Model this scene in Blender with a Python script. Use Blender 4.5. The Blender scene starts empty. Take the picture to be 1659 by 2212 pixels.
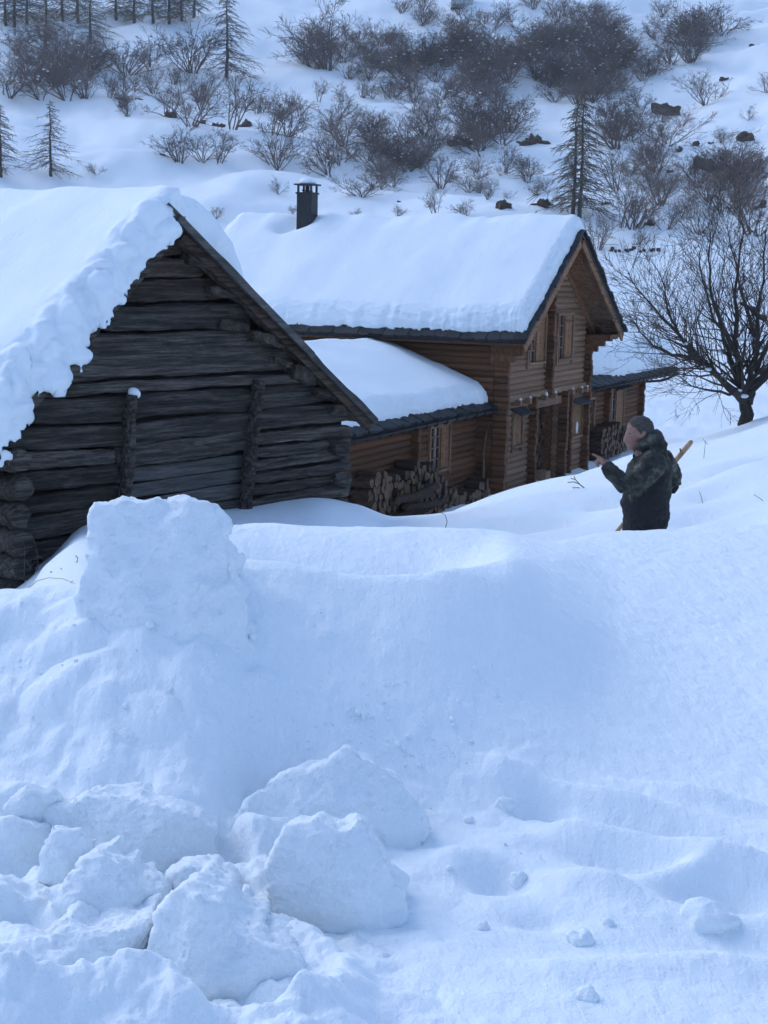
import bpy, bmesh, math, random
import numpy as np
from mathutils import Vector, Matrix, noise as mnoise
rnd = random.Random(7)

# ------------------------------------------------------------------ camera, world, sun, exposure
SC = bpy.context.scene
COL = SC.collection
PITCH, ROLL, FPX = math.radians(8.83), math.radians(1.4), 3283.4      # FPX for a 1659 x 2212 picture
cam_d = bpy.data.cameras.new('camera')
cam_d.sensor_fit = 'VERTICAL'; cam_d.sensor_height = 36.0
cam_d.lens = FPX / 2212.0 * 36.0
cam_d.clip_start = 0.1; cam_d.clip_end = 5000.0
cam = bpy.data.objects.new('camera', cam_d); COL.objects.link(cam)
cam.matrix_world = Matrix.Rotation(math.pi / 2 - PITCH, 4, 'X') @ Matrix.Rotation(ROLL, 4, 'Z')
SC.camera = cam

SUN_EL, SUN_AZ = math.radians(40), math.radians(-50)                  # the valley lies in shade: only a broad soft light from high up
world = bpy.data.worlds.new('World'); SC.world = world; world.use_nodes = True
wn = world.node_tree
sky = wn.nodes.new('ShaderNodeTexSky'); sky.sky_type = 'NISHITA'; sky.sun_disc = False
sky.sun_elevation = SUN_EL; sky.sun_rotation = SUN_AZ
sky.altitude = 1400; sky.air_density = 1.0; sky.dust_density = 0.8; sky.ozone_density = 1.6
bg = wn.nodes['Background']; bg.inputs['Strength'].default_value = 0.15
wn.links.new(sky.outputs[0], bg.inputs[0])
sun_d = bpy.data.lights.new('sun', 'SUN'); sun_d.energy = 0.65; sun_d.angle = math.radians(45)
sun_d.color = (1.0, 0.97, 0.93)
sun = bpy.data.objects.new('sun', sun_d); COL.objects.link(sun)
_sd = Vector((math.sin(SUN_AZ) * math.cos(SUN_EL), math.cos(SUN_AZ) * math.cos(SUN_EL), math.sin(SUN_EL)))
sun.rotation_euler = _sd.to_track_quat('Z', 'Y').to_euler(); sun.location = (0, 0, 60)
SC.view_settings.view_transform = 'Standard'; SC.view_settings.look = 'None'
SC.view_settings.exposure = 1.17; SC.view_settings.gamma = 1.0
SC.view_settings.use_curve_mapping = False
SC.render.engine = 'CYCLES'
SC.cycles.max_bounces = 5; SC.cycles.diffuse_bounces = 3; SC.cycles.adaptive_threshold = .03; SC.cycles.volume_bounces = 0; SC.cycles.transparent_max_bounces = 4
SC.cycles.use_denoising = True

# ------------------------------------------------------------------ layout helpers
_cp, _sp, _cr, _sr = math.cos(PITCH), math.sin(PITCH), math.cos(ROLL), math.sin(ROLL)
_R0, _U0, _FW = np.array([1, 0, 0.]), np.array([0, _sp, _cp]), np.array([0, _cp, -_sp])
_RT, _UP = _cr * _R0 + _sr * _U0, -_sr * _R0 + _cr * _U0
def ray(px, py): return _FW + (px - 829.5) / FPX * _RT + (1106 - py) / FPX * _UP
def at(px, py, Y):
    d = ray(px, py); return d / d[1] * Y

# ------------------------------------------------------------------ numeric noise
_rs = np.random.RandomState(11)
_PERM = np.concatenate([_rs.permutation(256)] * 3)
_G = _rs.normal(size=(256, 3)); _G /= np.linalg.norm(_G, axis=1)[:, None]
def pnoise(x, y, z=0.0):
    x, y = np.asarray(x, float), np.asarray(y, float); z = np.zeros_like(x) + z
    xi, yi, zi = np.floor(x).astype(int), np.floor(y).astype(int), np.floor(z).astype(int)
    xf, yf, zf = x - xi, y - yi, z - zi
    u, v, w = [t * t * t * (t * (t * 6 - 15) + 10) for t in (xf, yf, zf)]
    xi &= 255; yi &= 255; zi &= 255
    def g(a, b, c):
        h = _PERM[_PERM[_PERM[xi + a] + yi + b] + zi + c]; gr = _G[h]
        return gr[..., 0] * (xf - a) + gr[..., 1] * (yf - b) + gr[..., 2] * (zf - c)
    l = lambda a, b, t: a + t * (b - a)
    return 1.6 * l(l(l(g(0,0,0), g(1,0,0), u), l(g(0,1,0), g(1,1,0), u), v), l(l(g(0,0,1), g(1,0,1), u), l(g(0,1,1), g(1,1,1), u), v), w)
def fbm(x, y, z=0.0, o=4, gain=.5):
    s = 0; a = 1.0; f = 1.0
    for i in range(o):
        s = s + a * pnoise(np.asarray(x) * f + 17.3 * i, np.asarray(y) * f - 9.1 * i, np.asarray(z) * f + 3.7 * i); a *= gain; f *= 2.03
    return s
def sstep(a, b, x):
    t = np.clip((np.asarray(x, float) - a) / (b - a), 0, 1); return t * t * (3 - 2 * t)
def pchip(xk, yk, x):
    xk, yk, x = np.asarray(xk, float), np.asarray(yk, float), np.asarray(x, float)
    h = np.diff(xk); d = np.diff(yk) / h; m = np.zeros_like(yk)
    m[0], m[-1] = d[0], d[-1]
    for i in range(1, len(xk) - 1):
        if d[i-1] * d[i] > 0:
            w1, w2 = 2*h[i] + h[i-1], h[i] + 2*h[i-1]; m[i] = (w1 + w2) / (w1 / d[i-1] + w2 / d[i])
    x = np.clip(x, xk[0], xk[-1]); i = np.clip(np.searchsorted(xk, x) - 1, 0, len(xk) - 2)
    t = (x - xk[i]) / h[i]; t2, t3 = t*t, t*t*t
    return (2*t3-3*t2+1)*yk[i] + (t3-2*t2+t)*h[i]*m[i] + (-2*t3+3*t2)*yk[i+1] + (t3-t2)*h[i]*m[i+1]

# ------------------------------------------------------------------ materials
MATS = {}
def nmat(name):
    m = bpy.data.materials.new(name); m.use_nodes = True; MATS[name] = m
    nt = m.node_tree; b = nt.nodes['Principled BSDF']
    return m, nt, b
def N(nt, t, **kw):
    n = nt.nodes.new(t)
    for k, v in kw.items():
        if k in n.inputs.keys() if isinstance(k, str) else False: n.inputs[k].default_value = v
        else: setattr(n, k, v)
    return n
def noise_node(nt, vec, scale, detail=4, rough=.55):
    n = nt.nodes.new('ShaderNodeTexNoise'); n.inputs['Scale'].default_value = scale
    n.inputs['Detail'].default_value = detail; n.inputs['Roughness'].default_value = rough
    if vec is not None: nt.links.new(vec, n.inputs['Vector'])
    return n
def ramp(nt, fac, stops):
    r = nt.nodes.new('ShaderNodeValToRGB'); e = r.color_ramp.elements
    while len(e) < len(stops): e.new(.5)
    for i, (p, c) in enumerate(stops): e[i].position = p; e[i].color = (*c, 1)
    nt.links.new(fac, r.inputs[0]); return r
def bump(nt, b, hs, dist=1.0, strength=1.0):
    """hs: list of (socket, amplitude); summed into one bump"""
    acc = None
    for s, a in hs:
        mu = nt.nodes.new('ShaderNodeMath'); mu.operation = 'MULTIPLY'; mu.inputs[1].default_value = a
        nt.links.new(s, mu.inputs[0])
        if acc is None: acc = mu
        else:
            ad = nt.nodes.new('ShaderNodeMath'); ad.operation = 'ADD'
            nt.links.new(acc.outputs[0], ad.inputs[0]); nt.links.new(mu.outputs[0], ad.inputs[1]); acc = ad
    bp = nt.nodes.new('ShaderNodeBump'); bp.inputs['Strength'].default_value = strength; bp.inputs['Distance'].default_value = dist
    nt.links.new(acc.outputs[0], bp.inputs['Height']); nt.links.new(bp.outputs[0], b.inputs['Normal'])
def mapping(nt, scale=(1, 1, 1), coord='Object', rot=(0, 0, 0), rand=False):
    tc = nt.nodes.new('ShaderNodeTexCoord'); mp = nt.nodes.new('ShaderNodeMapping')
    mp.inputs['Scale'].default_value = scale; mp.inputs['Rotation'].default_value = rot
    nt.links.new(tc.outputs[coord], mp.inputs['Vector'])
    if rand:
        oi = nt.nodes.new('ShaderNodeObjectInfo'); mm = nt.nodes.new('ShaderNodeMath'); mm.operation = 'MULTIPLY'; mm.inputs[1].default_value = 61.0
        nt.links.new(oi.outputs['Random'], mm.inputs[0])
        cx = nt.nodes.new('ShaderNodeCombineXYZ'); nt.links.new(mm.outputs[0], cx.inputs[0]); nt.links.new(mm.outputs[0], cx.inputs[1]); nt.links.new(mm.outputs[0], cx.inputs[2])
        nt.links.new(cx.outputs[0], mp.inputs['Location'])
    return mp.outputs[0]

SNOW = (.84, .90, .93)
def snow_mat(name, fine=1.0, sss=0.0, ripple=False):
    m, nt, b = nmat(name)
    b.inputs['Base Color'].default_value = (*SNOW, 1); b.inputs['Roughness'].default_value = .62
    b.inputs['Specular IOR Level'].default_value = .25
    v = mapping(nt)
    hs = [(noise_node(nt, v, 14, 5).outputs[0], .012 * fine), (noise_node(nt, v, 95, 3, .7).outputs[0], .0035 * fine)]
    if ripple:
        v2 = mapping(nt, (30, 9, 9), rot=(0, 0, .5)); hs.append((noise_node(nt, v2, 1, 3).outputs[0], .006))
    bump(nt, b, hs)
    if sss:
        b.inputs['Subsurface Weight'].default_value = sss; b.inputs['Subsurface Radius'].default_value = (.15, .5, 1.0)
        b.inputs['Subsurface Scale'].default_value = .05
    return m
snow_mat('snow', 1.0, ripple=True); snow_mat('snow_roof', .8); snow_mat('snow_lump', 1.2)
def snow_far():
    m, nt, b = nmat('snow_clump'); b.inputs['Base Color'].default_value = (*SNOW, 1); b.inputs['Roughness'].default_value = .7
snow_far()

def wood(name, stops, stretch=(1.2, 14, 14), sc=1.0, rough=.8, bumpa=.01, var=.35, coord='Object'):
    m, nt, b = nmat(name)
    v = mapping(nt, stretch, coord, rand=True)
    n1 = noise_node(nt, v, 1.0 * sc, 6, .65); n2 = noise_node(nt, v, 5.0 * sc, 4, .7)
    r = ramp(nt, n1.outputs[0], stops)
    mx = nt.nodes.new('ShaderNodeMixRGB'); mx.blend_type = 'MULTIPLY'; mx.inputs[0].default_value = .8
    r2 = ramp(nt, n2.outputs[0], [(.3, (.35, .35, .35)), (.55, (1, 1, 1)), (.8, (1.25, 1.2, 1.15))])
    nt.links.new(r.outputs[0], mx.inputs[1]); nt.links.new(r2.outputs[0], mx.inputs[2])
    oi = nt.nodes.new('ShaderNodeObjectInfo')
    hv = nt.nodes.new('ShaderNodeHueSaturation')
    mr = nt.nodes.new('ShaderNodeMapRange'); mr.inputs['To Min'].default_value = 1 - var; mr.inputs['To Max'].default_value = 1 + var
    nt.links.new(oi.outputs['Random'], mr.inputs['Value']); nt.links.new(mr.outputs[0], hv.inputs['Value'])
    nt.links.new(mx.outputs[0], hv.inputs['Color']); nt.links.new(hv.outputs[0], b.inputs['Base Color'])
    b.inputs['Roughness'].default_value = rough; b.inputs['Specular IOR Level'].default_value = .25
    bump(nt, b, [(n1.outputs[0], bumpa), (n2.outputs[0], bumpa * .7)])
    return m
wood('wood_barn', [(.28, (.011, .010, .009)), (.48, (.072, .062, .052)), (.72, (.22, .192, .165))], (.8, 16, 16), sc=1.4, var=.5, bumpa=.035)
wood('wood_barn_brown', [(.28, (.010, .007, .006)), (.48, (.055, .038, .027)), (.72, (.15, .105, .075))], (.8, 16, 16), sc=1.4, var=.45, bumpa=.035)
wood('wood_plank_grey', [(.25, (.03, .029, .028)), (.5, (.085, .08, .074)), (.78, (.16, .15, .14))], (1.0, 16, 16), var=.3, bumpa=.008)
wood('wood_end', [(.25, (.02, .015, .012)), (.5, (.06, .046, .036)), (.75, (.16, .125, .1))], (10, 10, 10), var=.3, bumpa=.03)
wood('wood_warm', [(.25, (.075, .034, .016)), (.5, (.175, .08, .038)), (.8, (.28, .142, .072))], (1.0, 10, 10), var=.28)
wood('wood_weathered', [(.25, (.11, .062, .036)), (.5, (.28, .165, .098)), (.8, (.46, .30, .19))], (1.0, 10, 10), var=.24)
wood('wood_trim', [(.25, (.16, .088, .048)), (.55, (.27, .16, .092)), (.8, (.36, .235, .145))], (3, 3, 1.0), var=.15)
wood('wood_soffit', [(.25, (.17, .083, .039)), (.55, (.29, .148, .072)), (.8, (.38, .21, .108))], (1.2, 6, 6), var=.15)
wood('bark', [(.3, (.03, .024, .02)), (.55, (.065, .053, .045)), (.8, (.12, .10, .085))], (3, 3, 1.5), var=.15)
wood('twig', [(.3, (.11, .08, .065)), (.55, (.17, .13, .108)), (.8, (.25, .20, .17))], (.6, .6, .6), var=.35)
wood('larch_twig', [(.3, (.085, .07, .048)), (.55, (.14, .118, .08)), (.8, (.21, .18, .125))], (.6, .6, .6), var=.2)
wood('fire_bark', [(.3, (.03, .018, .011)), (.55, (.07, .042, .026)), (.8, (.13, .085, .054))], (2, 12, 12), var=.4)
wood('fire_end', [(.3, (.075, .043, .025)), (.55, (.155, .097, .058)), (.8, (.26, .18, .117))], (9, 9, 9), var=.45)
wood('tool_wood', [(.3, (.40, .24, .125)), (.55, (.52, .33, .19)), (.8, (.62, .42, .26))], (6, 6, 1.2), var=.05, rough=.5)
wood('slate', [(.3, (.016, .018, .020)), (.55, (.034, .036, .038)), (.8, (.07, .07, .07))], (5, 5, 5), var=.4, rough=.7)
wood('earth', [(.3, (.03, .018, .011)), (.52, (.075, .045, .028)), (.8, (.14, .095, .065))], (2.2, 2.2, 2.2), var=.35)
def plain(name, c, rough=.6, metal=0.0, nsc=None, amp=.25):
    m, nt, b = nmat(name)
    b.inputs['Base Color'].default_value = (*c, 1); b.inputs['Roughness'].default_value = rough; b.inputs['Metallic'].default_value = metal
    if nsc:
        n = noise_node(nt, mapping(nt), nsc, 5)
        r = ramp(nt, n.outputs[0], [(.3, tuple(x * (1 - amp) for x in c)), (.7, tuple(min(1, x * (1 + amp)) for x in c))])
        nt.links.new(r.outputs[0], b.inputs['Base Color']); bump(nt, b, [(n.outputs[0], .004)])
    return m
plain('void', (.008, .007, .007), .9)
plain('black_metal', (.013, .013, .014), .6, 0, 6, .35)
plain('zinc', (.14, .155, .16), .5, .35, 5, .35)
plain('glass', (.015, .018, .022), .12)
plain('skin', (.25, .135, .10), .6, 0, 35, .22)
plain('hair', (.058, .05, .046), .9, 0, 110, .7)
plain('cloth_black', (.008, .009, .011), .9, 0, 30, .3)
plain('denim', (.035, .05, .085), .9, 0, 60, .3)
plain('white_paint', (.72, .72, .70), .5)
plain('pale_sheet', (.40, .45, .44), .5, 0, 3, .2)
plain('grey_frame', (.30, .32, .33), .5)
plain('card', (.30, .20, .13), .8, 0, 8, .2)
def camo():
    m, nt, b = nmat('camo')
    v = mapping(nt)
    n = noise_node(nt, v, 11, 3, .6); n2 = noise_node(nt, v, 26, 2, .5)
    r = ramp(nt, n.outputs[0], [(.36, (.010, .010, .010)), (.46, (.022, .025, .021)), (.56, (.040, .046, .037)), (.66, (.105, .105, .085))])
    for e in r.color_ramp.elements: pass
    r.color_ramp.interpolation = 'EASE'
    mx = nt.nodes.new('ShaderNodeMixRGB'); mx.blend_type = 'MULTIPLY'; mx.inputs[0].default_value = .7
    r2 = ramp(nt, n2.outputs[0], [(.42, (.45, .45, .45)), (.58, (1.1, 1.1, 1.1))])
    nt.links.new(r.outputs[0], mx.inputs[1]); nt.links.new(r2.outputs[0], mx.inputs[2]); nt.links.new(mx.outputs[0], b.inputs['Base Color'])
    b.inputs['Roughness'].default_value = .9
camo()

# ------------------------------------------------------------------ object helpers
def link(o, parent=None):
    COL.objects.link(o)
    if parent is not None: o.parent = parent
    return o
def tag(o, label=None, cat=None, group=None, kind=None):
    for k, v in (('label', label), ('category', cat), ('group', group), ('kind', kind)):
        if v: o[k] = v
    return o
def empty(name, loc=(0, 0, 0), rz=0.0):
    o = bpy.data.objects.new(name, None); o.empty_display_size = .2; o.location = loc; o.rotation_euler = (0, 0, rz)
    return link(o)
def mesh_obj(name, verts, faces, mat, parent=None, smooth=True, mats=None, fmat=None):
    me = bpy.data.meshes.new(name)
    me.from_pydata([tuple(v) for v in verts], [], [tuple(f) for f in faces])
    for mm in (mats or [mat]): me.materials.append(MATS[mm])
    if fmat is not None: me.polygons.foreach_set('material_index', np.asarray(fmat, dtype=np.int32))
    me.polygons.foreach_set('use_smooth', [smooth] * len(me.polygons)); me.update()
    return link(bpy.data.objects.new(name, me), parent)
def np_mesh(name, V, Q, mat, parent=None, smooth=True):
    me = bpy.data.meshes.new(name); V = np.asarray(V, np.float32); Q = np.asarray(Q, np.int32)
    me.vertices.add(len(V)); me.vertices.foreach_set('co', V.ravel())
    k = Q.shape[1]; me.loops.add(Q.size); me.loops.foreach_set('vertex_index', Q.ravel())
    me.polygons.add(len(Q)); me.polygons.foreach_set('loop_start', np.arange(0, Q.size, k, dtype=np.int32))
    me.polygons.foreach_set('use_smooth', np.full(len(Q), smooth)); me.update(calc_edges=True)
    me.materials.append(MATS[mat])
    return link(bpy.data.objects.new(name, me), parent)
class MB:
    def __init__(s): s.v = []; s.f = []
    def box(s, x0, x1, y0, y1, z0, z1, M=None, jit=0.0):
        b = len(s.v)
        for z in (z0, z1):
            for x, y in ((x0, y0), (x1, y0), (x1, y1), (x0, y1)):
                p = Vector((x + rnd.uniform(-jit, jit), y + rnd.uniform(-jit, jit), z + rnd.uniform(-jit, jit)))
                s.v.append(tuple(M @ p if M else p))
        s.f += [tuple(b + i for i in q) for q in ((3,2,1,0), (4,5,6,7), (0,1,5,4), (1,2,6,5), (2,3,7,6), (3,0,4,7))]
        return s
    def beam(s, p, q, w, h, up=(0, 0, 1), jit=0.0):
        p, q = Vector(p), Vector(q); d = (q - p); L = d.length; d.normalize()
        sd = d.cross(Vector(up)).normalized(); u = sd.cross(d)
        M = Matrix(((d.x, sd.x, u.x, p.x), (d.y, sd.y, u.y, p.y), (d.z, sd.z, u.z, p.z), (0, 0, 0, 1)))
        return s.box(0, L, -w / 2, w / 2, -h / 2, h / 2, M, jit)
    def tube(s, pts, rad, sides=8, cap=True):
        pts = [Vector(p) for p in pts]; n = len(pts); b = len(s.v)
        up = Vector((0, 0, 1))
        for i, p in enumerate(pts):
            d = (pts[min(i + 1, n - 1)] - pts[max(i - 1, 0)]).normalized()
            a = d.cross(up if abs(d.z) < .95 else Vector((1, 0, 0))).normalized(); c = a.cross(d)
            r = rad[i] if hasattr(rad, '__len__') else rad
            ra, rc = r if hasattr(r, '__len__') else (r, r)
            for k in range(sides):
                t = 2 * math.pi * k / sides
                s.v.append(tuple(p + a * math.cos(t) * ra + c * math.sin(t) * rc))
        for i in range(n - 1):
            for k in range(sides):
                k2 = (k + 1) % sides
                s.f.append((b + i*sides + k, b + (i+1)*sides + k, b + (i+1)*sides + k2, b + i*sides + k2))
        if cap:
            s.f.append(tuple(b + k for k in range(sides))); s.f.append(tuple(b + (n-1)*sides + k for k in reversed(range(sides))))
        return s
    def ball(s, c, r, u=12, v=8, M=None):
        b = len(s.v); rx, ry, rz = r if hasattr(r, '__len__') else (r, r, r)
        c = Vector(c)
        for j in range(v + 1):
            th = math.pi * j / v
            for i in range(u):
                ph = 2 * math.pi * i / u
                p = Vector((rx * math.sin(th) * math.cos(ph), ry * math.sin(th) * math.sin(ph), rz * math.cos(th)))
                s.v.append(tuple(c + (M @ p if M else p)))
        for j in range(v):
            for i in range(u):
                i2 = (i + 1) % u
                s.f.append((b + j*u + i, b + (j+1)*u + i, b + (j+1)*u + i2, b + j*u + i2))
        return s
    def build(s, name, mat, parent=None, smooth=False): return mesh_obj(name, s.v, s.f, mat, parent, smooth)
def remesh(o, voxel, smooth_it=2):
    """join the overlapping shells of o into one continuous surface"""
    md = o.modifiers.new('r', 'REMESH'); md.mode = 'VOXEL'; md.voxel_size = voxel
    if smooth_it:
        sm = o.modifiers.new('s', 'SMOOTH'); sm.iterations = smooth_it; sm.factor = .5
    dg = bpy.context.evaluated_depsgraph_get()
    me = bpy.data.meshes.new_from_object(o.evaluated_get(dg)); old = o.data
    mats = list(old.materials); o.modifiers.clear(); o.data = me
    me.materials.clear()
    for m_ in mats: me.materials.append(m_)
    me.polygons.foreach_set('use_smooth', [True] * len(me.polygons)); me.name = o.name
    bpy.data.meshes.remove(old)
    return o
def getV(me):
    a = np.empty(len(me.vertices) * 3, np.float32); me.vertices.foreach_get('co', a); return a.reshape(-1, 3).astype(float)
def getN(me):
    a = np.empty(len(me.vertices) * 3, np.float32); me.vertices.foreach_get('normal', a); return a.reshape(-1, 3).astype(float)
def setV(me, V): me.vertices.foreach_set('co', V.astype(np.float32).ravel()); me.update()

# ------------------------------------------------------------------ the ground: one sheet, from the photographer's feet over the bank and the field to the hillside
p_, z_ = 'p', 'z'
KN = [
 [(0, 1.15, z_, -1.62)],
 [(-400, 3.05, z_, -1.58), (0, 3.05, z_, -1.58), (500, 3.05, z_, -1.6), (830, 3.05, z_, -1.585), (2500, 3.05, z_, -1.585)],
 [(-400, 3.7, z_, -1.58), (0, 3.7, z_, -1.58), (600, 3.7, z_, -1.61), (1000, 3.75, z_, -1.60), (2500, 3.75, z_, -1.6)],
 [(-400, 4.2, z_, -1.5), (0, 4.15, z_, -1.48), (400, 4.1, z_, -1.5), (600, 4.3, z_, -1.58), (1000, 4.3, z_, -1.61), (2500, 4.3, z_, -1.58)],
 [(-400, 4.6, p_, 1470), (0, 4.6, p_, 1465), (150, 4.6, p_, 1440), (250, 4.6, p_, 1430), (400, 4.6, p_, 1430), (560, 4.7, p_, 1450), (900, 4.8, p_, 1495), (1100, 4.9, z_, -1.42), (1350, 5.0, z_, -1.52), (1659, 5.0, z_, -1.55), (2500, 5.0, z_, -1.53)],
 [(-400, 5.0, p_, 1285), (0, 5.0, p_, 1278), (150, 5.0, p_, 1280), (250, 5.05, p_, 1272), (330, 5.1, p_, 1262), (400, 5.15, p_, 1250), (480, 5.2, p_, 1222), (620, 5.25, p_, 1240), (800, 5.3, p_, 1262), (900, 5.35, p_, 1258), (1000, 5.5, p_, 1238), (1090, 5.7, p_, 1220), (1200, 5.8, z_, -1.22), (1350, 6.0, z_, -1.4), (1500, 6.0, z_, -1.46), (1659, 6.0, z_, -1.48), (2500, 6.0, z_, -1.46)],
 [(-400, 5.8, z_, -1.75), (0, 5.8, z_, -1.75), (330, 5.9, z_, -1.6), (480, 5.9, z_, -1.5), (620, 5.95, z_, -1.7), (800, 6.0, z_, -1.75), (900, 6.05, z_, -1.68), (980, 6.2, z_, -1.42), (1100, 6.6, p_, 1190), (1200, 6.8, z_, -1.25), (1350, 7.1, z_, -1.36), (1659, 7.2, z_, -1.40), (2500, 7.2, z_, -1.36)],
 [(-400, 7.0, z_, -2.4), (0, 7.0, z_, -2.4), (200, 7.0, z_, -2.2), (330, 7.1, z_, -1.75), (430, 7.2, p_, 1152), (500, 7.3, p_, 1141), (620, 7.4, p_, 1137), (800, 7.4, p_, 1143), (1000, 7.5, p_, 1144), (1080, 7.6, p_, 1146), (1190, 7.8, p_, 1163), (1330, 8.1, p_, 1150), (1450, 8.3, p_, 1143), (1659, 8.4, p_, 1133), (2500, 8.4, p_, 1110)],
 [(-400, 10, z_, -3.1), (0, 10, z_, -3.05), (330, 10, z_, -2.8), (500, 10, z_, -2.5), (800, 10, z_, -2.5), (1190, 10, z_, -2.55), (1400, 10.2, z_, -2.6), (1659, 10.2, z_, -2.4), (2500, 10.2, z_, -2.0)],
 [(-400, 12.5, z_, -3.4), (0, 12.5, z_, -3.35), (100, 12.8, p_, 1243), (190, 13, p_, 1192), (330, 13, z_, -2.75), (480, 13, z_, -2.9), (800, 13, z_, -3.1), (1190, 12.5, z_, -2.95), (1400, 12, z_, -2.75), (1659, 12, z_, -2.35), (2500, 12, z_, -1.6)],
 [(-400, 15, z_, -3.4), (0, 15, z_, -3.3), (100, 15.3, p_, 1222), (190, 15.6, p_, 1144), (330, 16.2, p_, 1135), (480, 17.2, p_, 1118), (620, 17.8, p_, 1096), (690, 18, p_, 1087), (770, 18, p_, 1107), (850, 18, p_, 1139), (1000, 17, p_, 1136), (1200, 17, p_, 1105), (1400, 17, p_, 1075), (1659, 17, p_, 1020), (2500, 17, z_, -1.0)],
 [(-400, 25, z_, -3.8), (0, 25, z_, -3.6), (480, 25, z_, -3.7), (690, 25, z_, -4.2), (850, 25, p_, 1139), (910, 25, p_, 1134), (1000, 25.5, p_, 1106), (1100, 26, p_, 1076), (1200, 27, p_, 1046), (1300, 28, p_, 1011), (1360, 29, p_, 988), (1500, 30, p_, 950), (1659, 30, p_, 905), (2500, 30, z_, 0.5)],
 [(-400, 31, z_, -4.4), (0, 31, z_, -4.4), (690, 31, z_, -5.0), (850, 31, z_, -5.15), (1000, 32, z_, -5.15), (1100, 33, z_, -5.25), (1200, 34, z_, -5.25), (1360, 36, z_, -5.0), (1500, 36, z_, -4.4), (1659, 36, z_, -3.5), (2500, 36, z_, 0)],
 [(-400, 45, z_, -5.4), (1360, 45, z_, -5.5), (1500, 45, z_, -5.7), (1659, 45, z_, -5.4), (2500, 45, z_, -2)],
 [(-400, 60, z_, -5.7), (1659, 60, z_, -5.9), (2500, 60, z_, -4.5)],
 [(0, 100, z_, -5.3)], [(0, 128, z_, -3.0)], [(0, 150, z_, 2.7)], [(0, 185, z_, 11.8)], [(0, 230, z_, 25)], [(0, 280, z_, 43)], [(0, 330, z_, 63)], [(0, 450, z_, 108)], [(0, 1000, z_, 240)]]
SIDE_Z = [-1.62, -1.58, -1.6, -1.6, -1.6, -1.62, -1.65, -1.7, -1.8, -2, -2.3, -2.8, -3, -3.2, -3, -2, 2, 8, 18, 33, 52, 75, 125, 260]
NPHI_F, PH_F = 560, math.radians(19)
phis = np.concatenate([np.linspace(-math.pi, -PH_F, 46)[:-1], np.linspace(-PH_F, PH_F, NPHI_F), np.linspace(PH_F, math.pi, 46)[1:-1]])
lr = np.log(np.concatenate([[.02, .5], np.linspace(1.15, 2.6, 18)[:-1], np.exp(np.linspace(math.log(2.6), math.log(9.4), 440))[:-1], np.exp(np.linspace(math.log(9.4), math.log(60), 130))[:-1],
     np.exp(np.linspace(math.log(60), math.log(120), 50))[:-1], np.exp(np.linspace(math.log(120), math.log(345), 190))[:-1], np.exp(np.linspace(math.log(345), math.log(1000), 16))]))
def build_height():
    LR = np.zeros((len(KN), len(phis))); ZZ = np.zeros_like(LR)
    for k, row in enumerate(KN):
        ph, l, z = [], [], []
        for px, Y, kind, val in row:
            if kind == p_: P = at(px, val, Y)
            else: P = at(px, 1150, Y); P = np.array([P[0], P[1], val])
            ph.append(math.atan2(P[0], P[1])); l.append(math.log(math.hypot(P[0], P[1]))); z.append(P[2])
        if len(row) == 1: l = [math.log(row[0][1])] * 2; z = [z[0]] * 2; ph = [-.5, .5]
        lm, zm = l[-1], SIDE_Z[k]; l0 = l[0]
        ph = [-math.pi, -1.6] + ph + [1.6, math.pi]; l = [l0, l0] + l + [lm, lm]; z = [zm, zm] + z + [zm, zm]
        LR[k] = pchip(ph, l, phis); ZZ[k] = pchip(ph, z, phis)
    H = np.zeros((len(lr), len(phis)))
    for j in range(len(phis)): H[:, j] = pchip(LR[:, j], ZZ[:, j], lr)
    return H
H = build_height()
RHO, PHI = np.exp(lr)[:, None] * np.ones(len(phis))[None, :], np.ones(len(lr))[:, None] * phis[None, :]
GX, GY = RHO * np.sin(PHI), RHO * np.cos(PHI)
def gz_raw(x, y):
    l = math.log(max(1.16, math.hypot(x, y))); a = math.atan2(x, y)
    i = min(max(int(np.searchsorted(lr, l)) - 1, 0), len(lr) - 2); j = min(max(int(np.searchsorted(phis, a)) - 1, 0), len(phis) - 2)
    u = min(1, max(0, (l - lr[i]) / (lr[i+1] - lr[i]))); v = min(1, max(0, (a - phis[j]) / (phis[j+1] - phis[j])))
    return float((H[i, j]*(1-v) + H[i, j+1]*v)*(1-u) + (H[i+1, j]*(1-v) + H[i+1, j+1]*v)*u)
# hillside: old terraces, hollows and lumps
hm = sstep(125, 165, RHO)
ter = pnoise(GX / 60, GY / 60) * 2.2 + pnoise(GX / 22, GY / 22) * .7
H += hm * (.75 * np.sin(2 * np.pi * (H / 6.8 + ter * .8)) + fbm(GX / 14, GY / 14, 5, 3) * .9 + fbm(GX / 3.5, GY / 3.5, 8, 2) * .15)
# a stony spur on the right of the slope
H += 7.0 * np.exp(-(((PHI - .29) / .055) ** 2)) * np.exp(-(((RHO - 225) / 55) ** 2))
# field: churned, lumpy snow
fm = sstep(36, 50, RHO) * (1 - sstep(110, 130, RHO))
H += fm * (fbm(GX / 1.6, GY / 3, 2, 4) * .17 + fbm(GX / 9, GY / 14, 4, 2) * .25)
mm = sstep(9.5, 12, RHO) * (1 - sstep(34, 44, RHO))
H += mm * (fbm(GX / 1.6, GY / 1.6, 1, 3) * .035 + pnoise(GX / 3.0 + GY * .12, GY / 1.15 - GX * .25, 7) * .17 * sstep(0, 2.5, GX))
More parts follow.
